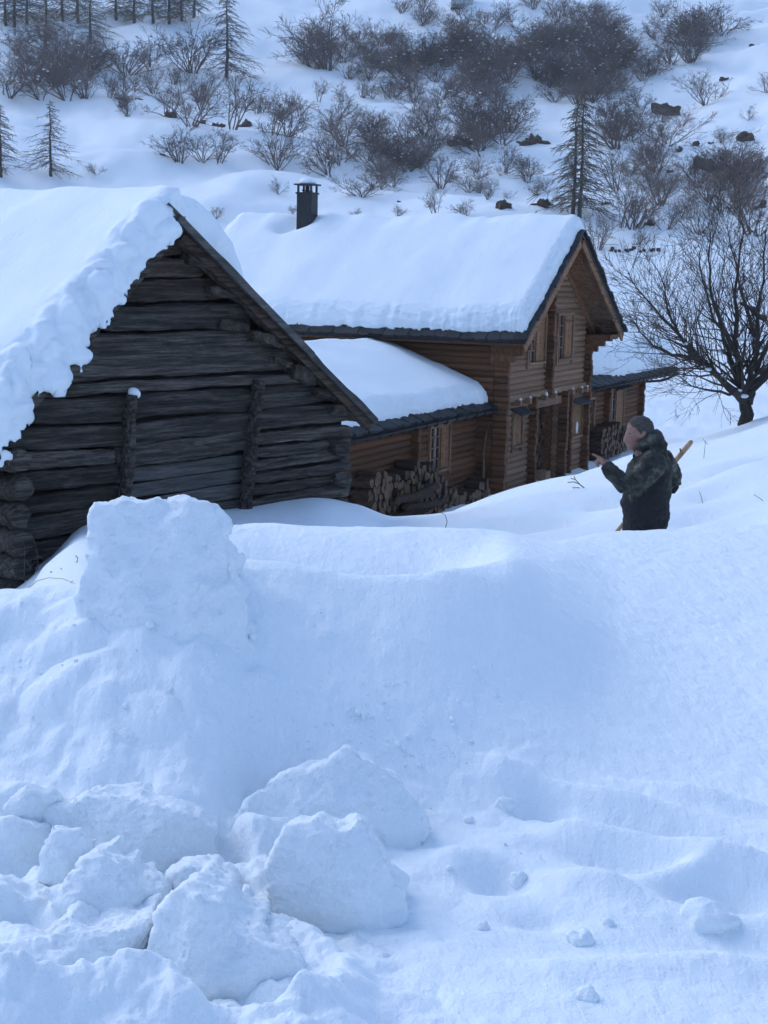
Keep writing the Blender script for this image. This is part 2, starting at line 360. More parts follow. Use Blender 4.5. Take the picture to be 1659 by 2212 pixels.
# near bank
nm = 1 - sstep(9, 11, RHO)
H += nm * (fbm(GX / 1.1, GY / 1.1, 3, 3) * .022 + fbm(GX / .16, GY / .16, 6, 3) * .0045)
rip = sstep(-.2, .9, GX) * nm
H += rip * (pnoise(GX * 16 + GY * 8, GY * 9 - GX * 5, 4) * .003 + pnoise(GX * 34 + GY * 15, GY * 26 - GX * 12, 6) * .0018)
# shovelled, crumbly snow on the left of the bank and at its foot
dn = np.clip(sstep(.15, -.6, GX) * sstep(5.25, 4.9, RHO) + .75 * sstep(.6, -.2, GX) * sstep(4.75, 4.4, RHO), 0, 1) * nm
lump = np.abs(fbm(GX / .33, GY / .33, 9, 3)); lump2 = np.abs(fbm(GX / .11, GY / .11, 4, 3))
H += dn * (lump * .06 - .02 + lump2 * .014)
fo = sstep(.95, .2, np.abs(GX - .1)) * sstep(4.2, 4.5, RHO) * sstep(5.2, 4.8, RHO)
H += fo * lump2 * .012
def bumpat(px, py, Y, rx, ry, h, rot=0.0, sharp=1.0):
    global H
    P = at(px, py, Y); dx, dy = GX - P[0], GY - P[1]; c, s = math.cos(rot), math.sin(rot)
    d2 = ((c*dx + s*dy) / rx) ** 2 + ((-s*dx + c*dy) / ry) ** 2
    H = H + h * np.exp(-d2 ** sharp)
bumpat(330, 1330, 4.85, .42, .30, .07)
# raised lip along the hollow behind the bank
_lx = [at(q, 1250, y)[0] for q, y in ((430, 5.15), (520, 5.22), (620, 5.25), (800, 5.3), (900, 5.35), (1000, 5.5), (1100, 5.65))]
_ly = pchip(_lx, [5.15, 5.22, 5.25, 5.3, 5.35, 5.5, 5.65], GX)
H += .03 * np.exp(-((GY - _ly) / .12) ** 2) * sstep(_lx[0], _lx[2], GX) * sstep(_lx[6], _lx[4], GX)
# broken slabs fused into a heap, lower left
def slabs(x, y, size, seed, tilt, hj):
    cx, cy = np.floor(x / size).astype(int), np.floor(y / size).astype(int); ws = np.zeros_like(x); out = np.zeros_like(x)
    for a in (-1, 0, 1):
        for b in (-1, 0, 1):
            ix, iy = cx + a, cy + b; hsh = _PERM[(_PERM[(ix + seed) & 255] + iy) & 255]; h2 = _PERM[(hsh + 57) & 255]; h3 = _PERM[(h2 + 91) & 255]; h4 = _PERM[(h3 + 33) & 255]; h5 = _PERM[(h4 + 71) & 255]
            px_, py_ = (ix + .15 + .7 * hsh / 255) * size, (iy + .15 + .7 * h2 / 255) * size; d = np.sqrt((x - px_) ** 2 + (y - py_) ** 2)
            val = hj * (h3 / 255 - .5) + tilt * ((h4 / 255 - .5) * (x - px_) + (h5 / 255 - .35) * (y - py_))
            w = np.exp(-22 * d / size); ws += w; out += w * val
    return out / np.maximum(ws, 1e-20)
nearm = (RHO < 5.2) & (np.abs(PHI) < PH_F)
hx, hy = GX[nearm], GY[nearm]
heap = sstep(.08, -.22, hx + .05 * pnoise(hx * 6, hy * 6)) * sstep(4.25, 3.95, hy) * sstep(2.5, 2.9, hy)
wx, wy = hx + .05 * fbm(hx * 5, hy * 5, 1, 2), hy + .05 * fbm(hx * 5, hy * 5, 7, 2)
H[nearm] += heap * (.05 + slabs(wx, wy, .42, 3, .9, .13) + .3 * slabs(wx, wy, .17, 9, .9, .06) + .008 * fbm(hx * 30, hy * 30, 2, 2))
# footprints, furrows and soft lumps at the foot of the bank on the right
for a in [(1175, 1745, 4.45, .075, .06, -.075), (1075, 1885, 3.9, .09, .07, -.07), (1165, 1975, 3.65, .10, .05, -.04), (1580, 1910, 3.85, .16, .075, -.085),
          (1420, 1770, 4.3, .20, .07, -.05, -.45), (1330, 1835, 4.05, .17, .06, -.045, -.45), (1560, 1790, 4.25, .22, .07, -.05, -.4), (1610, 1860, 4.0, .2, .05, .05, -.3),
          (1330, 1720, 4.5, .22, .05, .05, -.35), (1500, 1715, 4.55, .25, .05, .05, -.4), (1250, 1800, 4.2, .15, .05, .045, -.6), (1420, 1830, 4.1, .2, .04, .05, -.45),
          (1300, 1915, 3.85, .14, .05, .05, -.4), (1000, 1860, 4.0, .12, .09, .05), (1130, 1820, 4.15, .14, .07, .035), (1480, 1880, 3.95, .12, .05, .05, .3), (1640, 2010, 3.6, .25, .10, -.05), (1400, 2060, 3.5, .3, .09, -.03), (1250, 2150, 3.3, .2, .07, .03), (1560, 2120, 3.35, .2, .08, .035),
          (960, 2090, 3.4, .14, .1, .03), (1100, 1700, 4.6, .1, .08, .05)]:
    bumpat(*a)
# tracks past the person
for i in range(30):
    t = i / 29; bumpat(1080 + 620 * t + rnd.uniform(-25, 25), 1118 - 60 * t + rnd.uniform(-30, 22), rnd.uniform(13, 19), .42, .15, -.16, rnd.uniform(-.3, .4))
def gz(x, y): return gz_raw(x, y)
nr, nph = H.shape
V = np.stack([GX, GY, H], -1).reshape(-1, 3)
i, j = np.meshgrid(np.arange(nr - 1), np.arange(nph), indexing='ij'); j2 = (j + 1) % nph
Q = np.stack([i*nph + j, i*nph + j2, (i+1)*nph + j2, (i+1)*nph + j], -1).reshape(-1, 4)
jj = np.arange(nph)
ground = np_mesh('snow_ground', V, Q, 'snow')
ground['kind'] = 'structure'
def hit_ground(px, py, ymin=20.0, ymax=420.0):
    d = ray(px, py); d = d / d[1]; Y = ymin; prev = Y
    while Y < ymax:
        P = d * Y
        if P[2] <= gz(P[0], P[1]):
            lo, hi = prev, Y
            for _ in range(12):
                m_ = (lo + hi) / 2; P = d * m_
                if P[2] <= gz(P[0], P[1]): hi = m_
                else: lo = m_
            P = d * hi; return Vector((P[0], P[1], gz(P[0], P[1])))
        prev = Y; Y *= 1.01
    return None
#--PART2--
# ------------------------------------------------------------------ snow lying on roofs
def rounded(t, p=2.3):
    t = np.clip(t, 0, 1); return (1 - (1 - t) ** p) ** (1 / p)
def jag(t, seed, amps):
    s = 0
    for a, f in amps: s = s + a * fbm(np.asarray(t) * f + seed * 7.7, np.asarray(t) * 0 + seed * 3.1, seed, 2)
    return s
def lobes(t, seed, amps):
    s = 0
    for a, f in amps: s = s + a * np.abs(pnoise(np.asarray(t) * f + seed * 7.7, np.asarray(t) * 0 + seed * 3.1, seed)) * 2
    return s
def edge_grid(n, m, k=2.2):
    """0..1 with extra points near both ends"""
    t = np.linspace(-1, 1, n); return .5 + .5 * np.sign(t) * (1 - (1 - np.abs(t)) ** k)
def snow_sheet(name, ulo, uhi, vlo, vhi, zb, T, droop, R, nu, nv, parent_like, seed, lump=.02, inset=.0, fluff=.05):
    """snow lying on a roof: u across the slopes, v along the ridge; edges ulo(v), uhi(v), vlo(u), vhi(u); zb(u,v) roof; T(u,v) thickness; R=(ulo,uhi,vlo,vhi) rounding"""
    s, t = edge_grid(nu, 0), edge_grid(nv, 0)
    U0, V0 = np.meshgrid(s, t, indexing='ij')
    vm = .5
    U = ulo(V0 * 0 + .5) + U0 * 1.0
    Vc = V0.copy(); Uc = U0.copy()
    for _ in range(3):
        Va = vlo(Uc) + V0 * (vhi(Uc) - vlo(Uc)); Ua = ulo(Va) + U0 * (uhi(Va) - ulo(Va)); Uc, Vc = Ua, Va
    U, Vv = Uc, Vc
    e = [(U - ulo(Vv)) / R[0], (uhi(Vv) - U) / R[1], (Vv - vlo(U)) / R[2], (vhi(U) - Vv) / R[3]]
    f = rounded(e[0]) * rounded(e[1]) * rounded(e[2]) * rounded(e[3])
    D = droop(U, Vv)
    zt = zb(U, Vv) - D * (1 - f) + T(U, Vv) * f
    em = 1 - np.clip(np.minimum(np.minimum(e[0], e[1]), np.minimum(e[2], e[3])), 0, 1)
    zt = zt + lump * fbm(U / .9, Vv / .9, seed, 3) * f + (lump * .9 * em * f) * fbm(U / .13, Vv / .13, seed + zt * 3, 3) * 1.2
    fl = em * f ** .5
    U = U + fl * .05 * fbm(U / .16, Vv / .16, zt / .16 + seed, 3); Vv = Vv + fl * .05 * fbm(U / .16, Vv / .16, zt / .16 + seed + 9, 3)
    q1 = np.abs(fbm(U / .28, Vv / .28, zt / .28 + seed, 3)) - .2; q2 = fbm(U / .10, Vv / .10, zt / .10 + seed, 2)
    zt = zt + em * (f ** .4) * (fluff * q1 + fluff * .22 * q2); Vv = Vv - em * (fluff * .8 * q1) * (e[2] < 1)
    zbt = np.minimum(zb(U, Vv) + .015 - D * (1 - f), zt - .004)
    top = np.stack([U, Vv, zt], -1).reshape(-1, 3); bot = np.stack([U, Vv, zbt], -1).reshape(-1, 3)
    n = nu * nv; i, j = np.meshgrid(np.arange(nu - 1), np.arange(nv - 1), indexing='ij')
    q = np.stack([i*nv + j, (i+1)*nv + j, (i+1)*nv + j + 1, i*nv + j + 1], -1).reshape(-1, 4)
    Q = [q, q[:, ::-1] + n]
    a = np.arange(nv - 1); Q.append(np.stack([a, a + 1, a + 1 + n, a + n], -1)); a2 = a + (nu - 1) * nv; Q.append(np.stack([a2 + 1, a2, a2 + n, a2 + 1 + n], -1))
    b = np.arange(nu - 1) * nv; Q.append(np.stack([b + nv, b, b + n, b + nv + n], -1)); b2 = b + nv - 1; Q.append(np.stack([b2, b2 + nv, b2 + nv + n, b2 + n], -1))
    o = np_mesh(name, np.concatenate([top, bot]), np.concatenate(Q), 'snow_roof')
    o.location = parent_like.location; o.rotation_euler = parent_like.rotation_euler
    return o

# ------------------------------------------------------------------ the old barn
AB = at(455 * .864, 540 * .864, 17.0); BZ = -3.4
barn = empty('old_barn', (AB[0], AB[1], BZ), math.radians(50))
tag(barn, 'old dark log barn with weathered gable and snow-laden roof, left of the chalet', 'barn')
RZ, RR, RL, EZR, EZL = .6, 3.44, -2.55, -1.83, -1.78
tr_, tl_ = (RZ - EZR) / RR, (RZ - EZL) / -RL
zr = lambda r: RZ - r * tr_ if r > 0 else RZ + r * tl_
def rough_log(name, x0, x1, zc0, zc1, h, y0, y1, mat, parent, seed, amp=.018, segs=22, shape=.04, smooth=True):
    """a hewn log between (x0,zc0) and (x1,zc1), height h, front y0 to back y1, uneven all over"""
    v, f = [], []; n = 12
    for i in range(segs + 1):
        t = i / segs; x = x0 + (x1 - x0) * t; zc = zc0 + (zc1 - zc0) * t
        hh = h * (1 + .12 * mnoise.noise((x * 1.3, seed * 5.1, 0)))
        zc += .2 * h * mnoise.noise((x * .8, seed * 3.3, 4))
        endk = 1 - .12 * (1 - min(1, min(i, segs - i) / 1.5))
        for k in range(n):
            a = 2 * math.pi * (k + .5) / n; c, s = math.cos(a), math.sin(a)
            sq = (abs(c) ** 7 + abs(s) ** 7) ** (1 / 7); e = 1 / sq * (1 - shape) + shape * 1.15
            yy = (y0 + y1) / 2 + (y1 - y0) / 2 * c * e * endk; zz = zc + hh / 2 * s * e * endk
            p = (x * 2.2, yy * 6 + seed, zz * 9)
            yy += amp * mnoise.noise(p) + amp * .6 * mnoise.noise((x * 7, yy * 11, zz * 25 + seed)); zz += amp * .9 * mnoise.noise((x * 3.1, seed * 2.0, k * .3)) + amp * .5 * mnoise.noise((x * 9, seed * 2.0, k * .3))
            xx = x + (0.03 * mnoise.noise((k * 3.3, seed, i)) if i in (0, segs) else 0)
            v.append((xx, yy, zz - BZ))
    for i in range(segs):
        for k in range(n):
            k2 = (k + 1) % n; f.append((i*n + k, i*n + k2, (i+1)*n + k2, (i+1)*n + k))
    f.append(tuple(reversed(range(n)))); f.append(tuple(segs*n + k for k in range(n)))
    return mesh_obj(name, v, f, mat, parent, smooth)
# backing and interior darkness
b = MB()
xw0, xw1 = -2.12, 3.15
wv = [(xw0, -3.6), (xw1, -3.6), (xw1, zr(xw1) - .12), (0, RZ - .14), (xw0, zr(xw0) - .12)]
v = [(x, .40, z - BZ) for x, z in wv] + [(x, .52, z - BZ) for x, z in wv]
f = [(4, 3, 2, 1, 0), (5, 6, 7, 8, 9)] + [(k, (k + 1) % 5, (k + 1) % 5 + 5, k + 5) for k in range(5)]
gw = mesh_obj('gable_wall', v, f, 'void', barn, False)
sd = 1
z = .36
for h in (.21, .23, .26, .30, .25, .30, .13, .29, .25):
    zc = z - h / 2
    xl = max(xw0, -(RZ - .15 - zc) / tl_ + .06); xr = min(xw1, (RZ - .15 - zc) / tr_ - .05)
    if xr - xl > .2:
        rough_log('log', xl, xr, zc - .015, zc + .03 * rnd.random(), h * .96, .24 + rnd.uniform(-.02, .02), .44, 'wood_barn_brown' if z > -.35 else 'wood_barn', gw, sd, .024, smooth=False)
    sd += 1; z -= h + rnd.uniform(0, .02)
zt = z
def courses(x0, x1, z0, z1, n, tilt, yo, mat='wood_barn', gap=.02):
    global sd
    hs = [rnd.uniform(.75, 1.25) for _ in range(n)]; k = (z0 - z1) / sum(hs); zz = z0
    for h in hs:
        hh = h * k; zc = zz - hh / 2
        rough_log('log', x0 + rnd.uniform(-.02, .02), x1 + rnd.uniform(-.02, .02), zc - tilt / 2 + rnd.uniform(-.015, .015), zc + tilt / 2 + rnd.uniform(-.015, .015), hh - gap, .24 + yo + rnd.uniform(-.025, .02), .44, mat, gw, sd, .026, smooth=False)
        sd += 1; zz -= hh
courses(xw0, -.72, zt, -3.55, 7, .02, 0)
rough_log('log', -.72, 1.30, zt - .13, zt - .10, .27, .23, .44, 'wood_barn', gw, 77, .03, smooth=False)
courses(1.35, xw1, zt, -3.3, 8, .03, 0)
# plank infill between the posts
zz = zt - .27
for kk in range(8):
    h = rnd.uniform(.16, .215)
    rough_log('plank', -.66, 1.28, zz - h / 2 - .02, zz - h / 2 + .02, h - .008, .315, .35, 'wood_plank_grey', gw, 90 + kk, .004, 8, .0, False); zz -= h
# posts
for (xt, xb, zt_, zb_, w_, sdd) in ((-.56, -.74, -1.36, -3.4, .19, 31), (1.40, 1.15, -1.26, -3.3, .23, 32)):
    m = MB(); n = 16
    pts = [(xt + (xb - xt) * i / n + .02 * mnoise.noise((i * .4, sdd, 0)), .19, zt_ + (zb_ - zt_) * i / n - BZ) for i in range(n + 1)]
    m.tube(pts, [(w_ * .5 * (1 + .18 * mnoise.noise((i * .5, sdd * 2, 1))), .06 * (1 + .2 * mnoise.noise((i * .7, sdd, 5)))) for i in range(n + 1)], 8)
    o = m.build('post', 'wood_barn', barn, True)
    Vv = getV(o.data); Vv += .016 * np.stack([fbm(Vv[:, 2] * 2.5, Vv[:, 0] * 22 + sdd, Vv[:, 1] * 22), fbm(Vv[:, 2] * 2.5 + 9, Vv[:, 0] * 22, Vv[:, 1] * 22), 0 * Vv[:, 0]], -1); setV(o.data, Vv)
# rough log ends along the right-hand roof edge and the left corner
for (x, z, L, h, y0) in ((.42, .10, .36, .13, .12), (.80, -.22, .5, .11, .12), (1.0, -.62, .45, .10, .15), (1.50, -.78, .5, .16, .10), (1.80, -1.06, .3, .10, .14), (2.18, -1.22, .40, .22, .10), (2.58, -1.46, .35, .13, .12), (2.86, -1.70, .3, .13, .12), (2.88, -2.2, .3, .2, .12), (2.95, -2.62, .26, .22, .14)):
    rough_log('log_end', x - L / 2, x + L / 2, z + .03, z - .04, h, y0, .42, 'wood_end' if z > -1.9 else 'wood_barn', barn, sd, .055, 9, .15, False); sd += 1
for k, z in enumerate((-1.95, -2.25, -2.52, -2.80, -3.08, -3.32)):
    m = MB(); n = 6
    m.tube([(-2.16 + .02 * math.sin(k * 2.1), .35 - .07 * i, z - BZ) for i in range(n)], [(.15, .135)] * (n - 1) + [(.12, .11)], 10)
    o = m.build('log_end', 'wood_barn', barn, True); Vv = getV(o.data); Vv += .03 * np.stack([pnoise(Vv[:, 2] * 9, Vv[:, 0] * 9 + k, Vv[:, 1] * 6), pnoise(Vv[:, 2] * 9, Vv[:, 0] * 9 + k + 7, Vv[:, 1] * 6), pnoise(Vv[:, 2] * 9, Vv[:, 0] * 9 - k, Vv[:, 1] * 6)], -1); setV(o.data, Vv)
# side and rear walls
lw = MB().box(xw0 + .1, xw0 + .16, .5, 6.0, .0, zr(xw0) - .1 - BZ).build('side_wall', 'void', barn)
for k in range(7):
    m = MB(); m.box(xw0 - .02, xw0 + .12, .45, 6.0, .02 + k * .24, .02 + k * .24 + .225, None, .012); m.build('log', 'wood_barn', lw)
rw = MB().box(xw1 - .16, xw1 - .1, .5, 6.0, 0, zr(xw1) - .1 - BZ).build('side_wall', 'void', barn)
for k in range(7):
    m = MB(); m.box(xw1 - .12, xw1 + .02, .45, 6.0, .02 + k * .22, .02 + k * .22 + .205, None, .012); m.build('log', 'wood_barn', rw)
v = [(x, 5.9, z - BZ) for x, z in wv] + [(x, 6.0, z - BZ) for x, z in wv]
mesh_obj('rear_wall', v, f, 'wood_barn', barn, False)
# roof: boards under rusty corrugated sheets
def slope_slab(x0, z0, x1, z1, y0, y1, th, name, mat, parent, zo=BZ, up=0.0):
    v = [(x0, y0, z0 - zo + up), (x1, y0, z1 - zo + up), (x1, y1, z1 - zo + up), (x0, y1, z0 - zo + up)]
    v = v + [(a, b_, c - th) for a, b_, c in v]
    return mesh_obj(name, v, [(0, 1, 2, 3), (7, 6, 5, 4), (0, 4, 5, 1), (1, 5, 6, 2), (2, 6, 7, 3), (3, 7, 4, 0)], mat, parent, False)
roof = slope_slab(RL, EZL, 0, RZ, .06, 6.3, .05, 'roof', 'wood_barn_brown', barn, up=-.04)
slope_slab(.005, RZ, RR - .04, EZR + .03, .06, 6.3, .05, 'roof_boards', 'wood_barn_brown', roof, up=-.045)
# corrugated sheet on the right slope, its verge wavering
nu, nv = 26, 500
u = np.linspace(-.05, 1, nu); yv = np.linspace(0, 6.3, nv)
UU, YY = np.meshgrid(u, yv, indexing='ij')
X = UU * RR; Z = RZ - UU * (RZ - EZR) + .014 * np.sin(2 * np.pi * YY / .085) + .035 * pnoise(UU * 5, YY * .3, 3) * sstep(.15, .4, UU) - BZ
YY = YY + (.05 * pnoise(UU * 7, UU * 0 + 2, 1) + .06 * sstep(.55, .62, UU) - .04 * sstep(.8, .86, UU)) * (1 - YY / 6.3)
i, j = np.meshgrid(np.arange(nu - 1), np.arange(nv - 1), indexing='ij')
cs = np_mesh('corrugated_sheet', np.stack([X, YY, Z], -1).reshape(-1, 3), np.stack([i*nv + j, (i+1)*nv + j, (i+1)*nv + j + 1, i*nv + j + 1], -1).reshape(-1, 4), 'zinc', roof)
sm = cs.modifiers.new('t', 'SOLIDIFY'); sm.thickness = .008
def along(t, dy, dz): return (t * RR, dy, RZ - t * (RZ - EZR) + dz - BZ)
MB().beam(along(-.01, .015, -.05), along(.63, .015, -.055), .035, .085).build('verge_board', 'wood_plank_grey', roof)
MB().beam(along(.60, .055, -.055), along(1.0, .05, -.045), .035, .075).build('verge_board', 'wood_plank_grey', roof)
MB().beam(along(.03, .14, -.15), along(.98, .14, -.14), .12, .12, (0, 0, 1), .012).build('rafter', 'wood_barn_brown', barn)
MB().beam((-.03, .05, RZ - .02 - BZ), (-.06, 6.2, RZ - .02 - BZ), .26, .03).build('ridge_cap', 'zinc', roof)
MB().beam((-.02, .03, RZ - .13 - BZ), (-.02, .5, RZ - .13 - BZ), .16, .15, (0, 0, 1), .012).build('ridge_beam', 'wood_barn', barn)
def along_l(t, dy, dz): return (t * RL, dy, RZ - t * (RZ - EZL) + dz - BZ)
MB().beam(along_l(.0, .05, -.12), along_l(1.0, .05, -.12), .05, .12, (0, 0, 1), .01).build('verge_board', 'wood_barn', roof)
# snow on the barn roof
def zb_b(u, v): return np.where(u > 0, RZ - u * tr_, RZ + u * tl_) - BZ
def T_b(u, v): return .50 + .07 * pnoise(u / 1.3, v / 1.5, 2) - .16 * np.exp(-(u / .35) ** 2) + .15 * np.exp(-((u - .75) / .45) ** 2)
def vlo_b(u):
    return np.where(u < .02, .10 - (.05 + lobes(u, 3, ((.15, 1.2), (.08, 3.0)))) * sstep(.1, -.25, u), .10 + .10 * sstep(0, .5, u) + .25 * sstep(1.0, 1.6, u))
def droop_b(u, v):
    return (.02 + lobes(u, 5, ((.19, .95), (.12, 2.4)))) * sstep(1.0, .25, v) * sstep(.05, -.25, u) * (1 + .45 * sstep(-.8, -2.2, u))
bs = snow_sheet('roof_snow', lambda v: -2.72 - .1 + jag(v, 8, ((.08, 2), (.03, 9))), lambda v: 1.55 + .15 * jag(v, 9, ((1, 1.0),)) + 0 * v, vlo_b, lambda u: 6.45 + 0 * u, zb_b, T_b, droop_b, (.35, .5, .30, .35), 300, 200, barn, 2, .03, fluff=.0)
remesh(bs, .028, 5)
bm = bmesh.new(); bm.from_mesh(bs.data); seen = set(); best = []
for v0 in bm.verts:
    if v0.index in seen: continue
    st, comp = [v0], []; seen.add(v0.index)
    while st:
        q = st.pop(); comp.append(q)
        for e in q.link_edges:
            w = e.other_vert(q)
            if w.index not in seen: seen.add(w.index); st.append(w)
    if len(comp) > len(best): best = comp
keep = set(q.index for q in best); bmesh.ops.delete(bm, geom=[q for q in bm.verts if q.index not in keep], context='VERTS'); bm.to_mesh(bs.data); bm.free()
Vv, Nn = getV(bs.data), getN(bs.data); ed = sstep(.42, .10, Vv[:, 1]) * sstep(.3, 0, Vv[:, 0]) + sstep(-1.9, -2.5, Vv[:, 0])
ed = np.clip(ed, 0, 1) * (.35 + .65 * sstep(.95, .6, Nn[:, 2]))
Vv += Nn * (ed * (.16 * (np.abs(fbm(Vv[:, 0] / .42, Vv[:, 1] / .42, Vv[:, 2] / .42, 2)) - .15) + .022 * fbm(Vv[:, 0] / .09, Vv[:, 1] / .09, Vv[:, 2] / .09, 2)))[:, None]; setV(bs.data, Vv)
tag(bs, 'thick snow blanket with ragged hanging edge on the old barn roof', 'snow')

# ------------------------------------------------------------------ the log chalet
CP = (2.97, 38.0); CZ = -5.6
chalet = empty('log_chalet', (CP[0], CP[1], CZ), math.radians(66.485))
tag(chalet, 'brown log chalet with snow-covered roof, metal chimney and two low wings', 'house')
W0, W1, WR, PR, LEN = -.55, 6.72, 3.2, .27, 9.0
AZ, EZ, EL, ER, VN = 1.27, -1.42, -1.25, 7.85, .87
tl, tr = (AZ - EZ) / (WR - EL), (AZ - EZ) / (ER - WR)
zroof = lambda w: AZ - (WR - w) * tl if w < WR else AZ - (w - WR) * tr
PITCH_L, RAD = .155, .088
def unit_log(name, ends=True, wob=.03, seed=0):
    v, f = [], []; n, segs = 10, 6
    for i in range(segs + 1):
        for k in range(n):
            a = 2 * math.pi * k / n; r = 1 + wob * mnoise.noise((i * 1.7, k * 1.1, seed * 9.0))
            v.append((i / segs, math.cos(a) * r, math.sin(a) * r))
    for i in range(segs):
        for k in range(n):
            k2 = (k + 1) % n; f.append((i*n + k, i*n + k2, (i+1)*n + k2, (i+1)*n + k))
    f.append(tuple(reversed(range(n)))); f.append(tuple(segs*n + k for k in range(n)))
    me = bpy.data.meshes.new(name); me.from_pydata(v, [], f)
    me.polygons.foreach_set('use_smooth', [len(p.vertices) == 4 for p in me.polygons]); me.update(); return me
LOGM = {}
for mname in ('wood_warm', 'wood_weathered'):
    LOGM[mname] = []
    for s_ in range(4):
        me = unit_log('log', True, .06, s_ + 1); me.materials.append(MATS[mname]); LOGM[mname].append(me)
def put_log(parent, p, axis, L, mat, name='log', r=RAD):
    o = bpy.data.objects.new(name, rnd.choice(LOGM[mat])); link(o, parent)
    o.location = p; o.scale = (L, r * rnd.uniform(.94, 1.06), r * rnd.uniform(.97, 1.03))
    o.rotation_euler = (rnd.uniform(0, 6.28), 0, 0) if axis == 'x' else (0, 0, math.pi / 2)
    return o
zl = lambda z: z - CZ
def wall_box(name, boxes, parent=chalet, mat='void'):
    m = MB()
    for q in boxes: m.box(*q)
    return m.build(name, mat, parent)
# gable wall: backing with the wood-store opening, then every log
OPEN_G = [(1.44, 2.80, -2.13, -.95), (3.93, 5.28, -2.13, -.93), (.46, 1.13, -4.21, -3.33), (5.59, 6.60, -4.41, -3.40), (1.95, 4.28, -5.7, -3.28)]
gab = MB()
pts = [(W0 + .1, zl(-3.28)), (W1 - .1, zl(-3.28)), (W1 - .1, zl(zroof(W1) - .2)), (WR, zl(AZ - .25)), (W0 + .1, zl(zroof(W0) - .2))]
v = [(x, .06, z) for x, z in pts] + [(x, .14, z) for x, z in pts]
gable = mesh_obj('gable_wall', v, [(4, 3, 2, 1, 0), (5, 6, 7, 8, 9)] + [(k, (k + 1) % 5, (k + 1) % 5 + 5, k + 5) for k in range(5)], 'wood_warm', chalet, False)
wall_box('lower_wall', [(W0 + .1, 1.93, .06, .14, 0, zl(-3.29)), (4.30, W1 - .1, .06, .14, 0, zl(-3.29))], gable, 'wood_warm')
zc = -5.5; course = 0
while zc < AZ - .35:
    lim0 = max(W0, WR - (AZ - .2 - zc) / tl); lim1 = min(W1, WR + (AZ - .2 - zc) / tr)
    segs = [(lim0, lim1)]
    for (a, b_, z0, z1) in OPEN_G:
        if z0 - .05 < zc < z1 + .02:
            segs = [s for g in segs for s in ((g[0], min(g[1], a)), (max(g[0], b_), g[1])) if s[1] - s[0] > .08]
    for a, b_ in segs:
        put_log(gable, (a - (0 if a > W0 + .01 else .0), .02, zl(zc)), 'x', b_ - a, 'wood_weathered')
    zc += PITCH_L; course += 1
# crossing log ends stand proud of the gable in vertical bands
def pillar(w, z0, z1, n, mat='wood_warm', parent=None):
    zc = -5.5 + PITCH_L / 2
    while zc < z1:
        if zc > z0:
            L = n + .1 + rnd.uniform(-.025, .025)
            put_log(parent or gable, (w + rnd.uniform(-.01, .01), -L + .1, zl(zc)), 'y', L, mat, 'log_end', RAD)
        zc += PITCH_L
pillar(W0, -5.6, -1.6, PR); pillar(W0 + .17, -5.6, -3.4, PR - .06)
pillar(W1, -5.6, -1.7, PR); pillar(3.05, -2.95, AZ - .35, PR); pillar(1.80, -5.6, -2.95, PR); pillar(4.38, -5.6, -2.95, PR + .04); pillar(5.40, -5.6, -3.0, .16)
# side walls of the upper block
for (w, nm) in ((W0, 'side_wall'), (W1, 'side_wall')):
    s = 1 if w == W0 else -1
    swl = wall_box(nm, [(w + s * .05 - .03, w + s * .05 + .03, .16, LEN, 0, zl(-1.55))], chalet, 'wood_warm')
    zc = -5.5 + PITCH_L / 2
    while zc < -1.5:
        put_log(swl, (w, .12, zl(zc)), 'y', LEN + .1, 'wood_warm'); zc += PITCH_L
wall_box('rear_wall', [(W0, W1, LEN - .1, LEN, 0, zl(-1.6))], chalet, 'wood_warm')
# ledge with beam ends between the storeys
m = MB().beam((W0 + .1, -.06, zl(-2.97)), (W1 + .1, -.06, zl(-2.97)), .16, .17, (0, 0, 1), .006); m.build('ledge_beam', 'wood_weathered', gable)
for w in (.35, 1.15, 2.5, 3.3, 4.95, 5.8, 6.35):
    MB().beam((w, -.05, zl(-3.08)), (w, -.30, zl(-3.08)), .13, .14, (0, 0, 1), .008).build('beam_end', 'wood_weathered', gable)
MB().beam((1.95, -.05, zl(-3.24)), (4.3, -.05, zl(-3.24)), .2, .2, (0, 0, 1), .01).build('lintel', 'wood_weathered', gable)
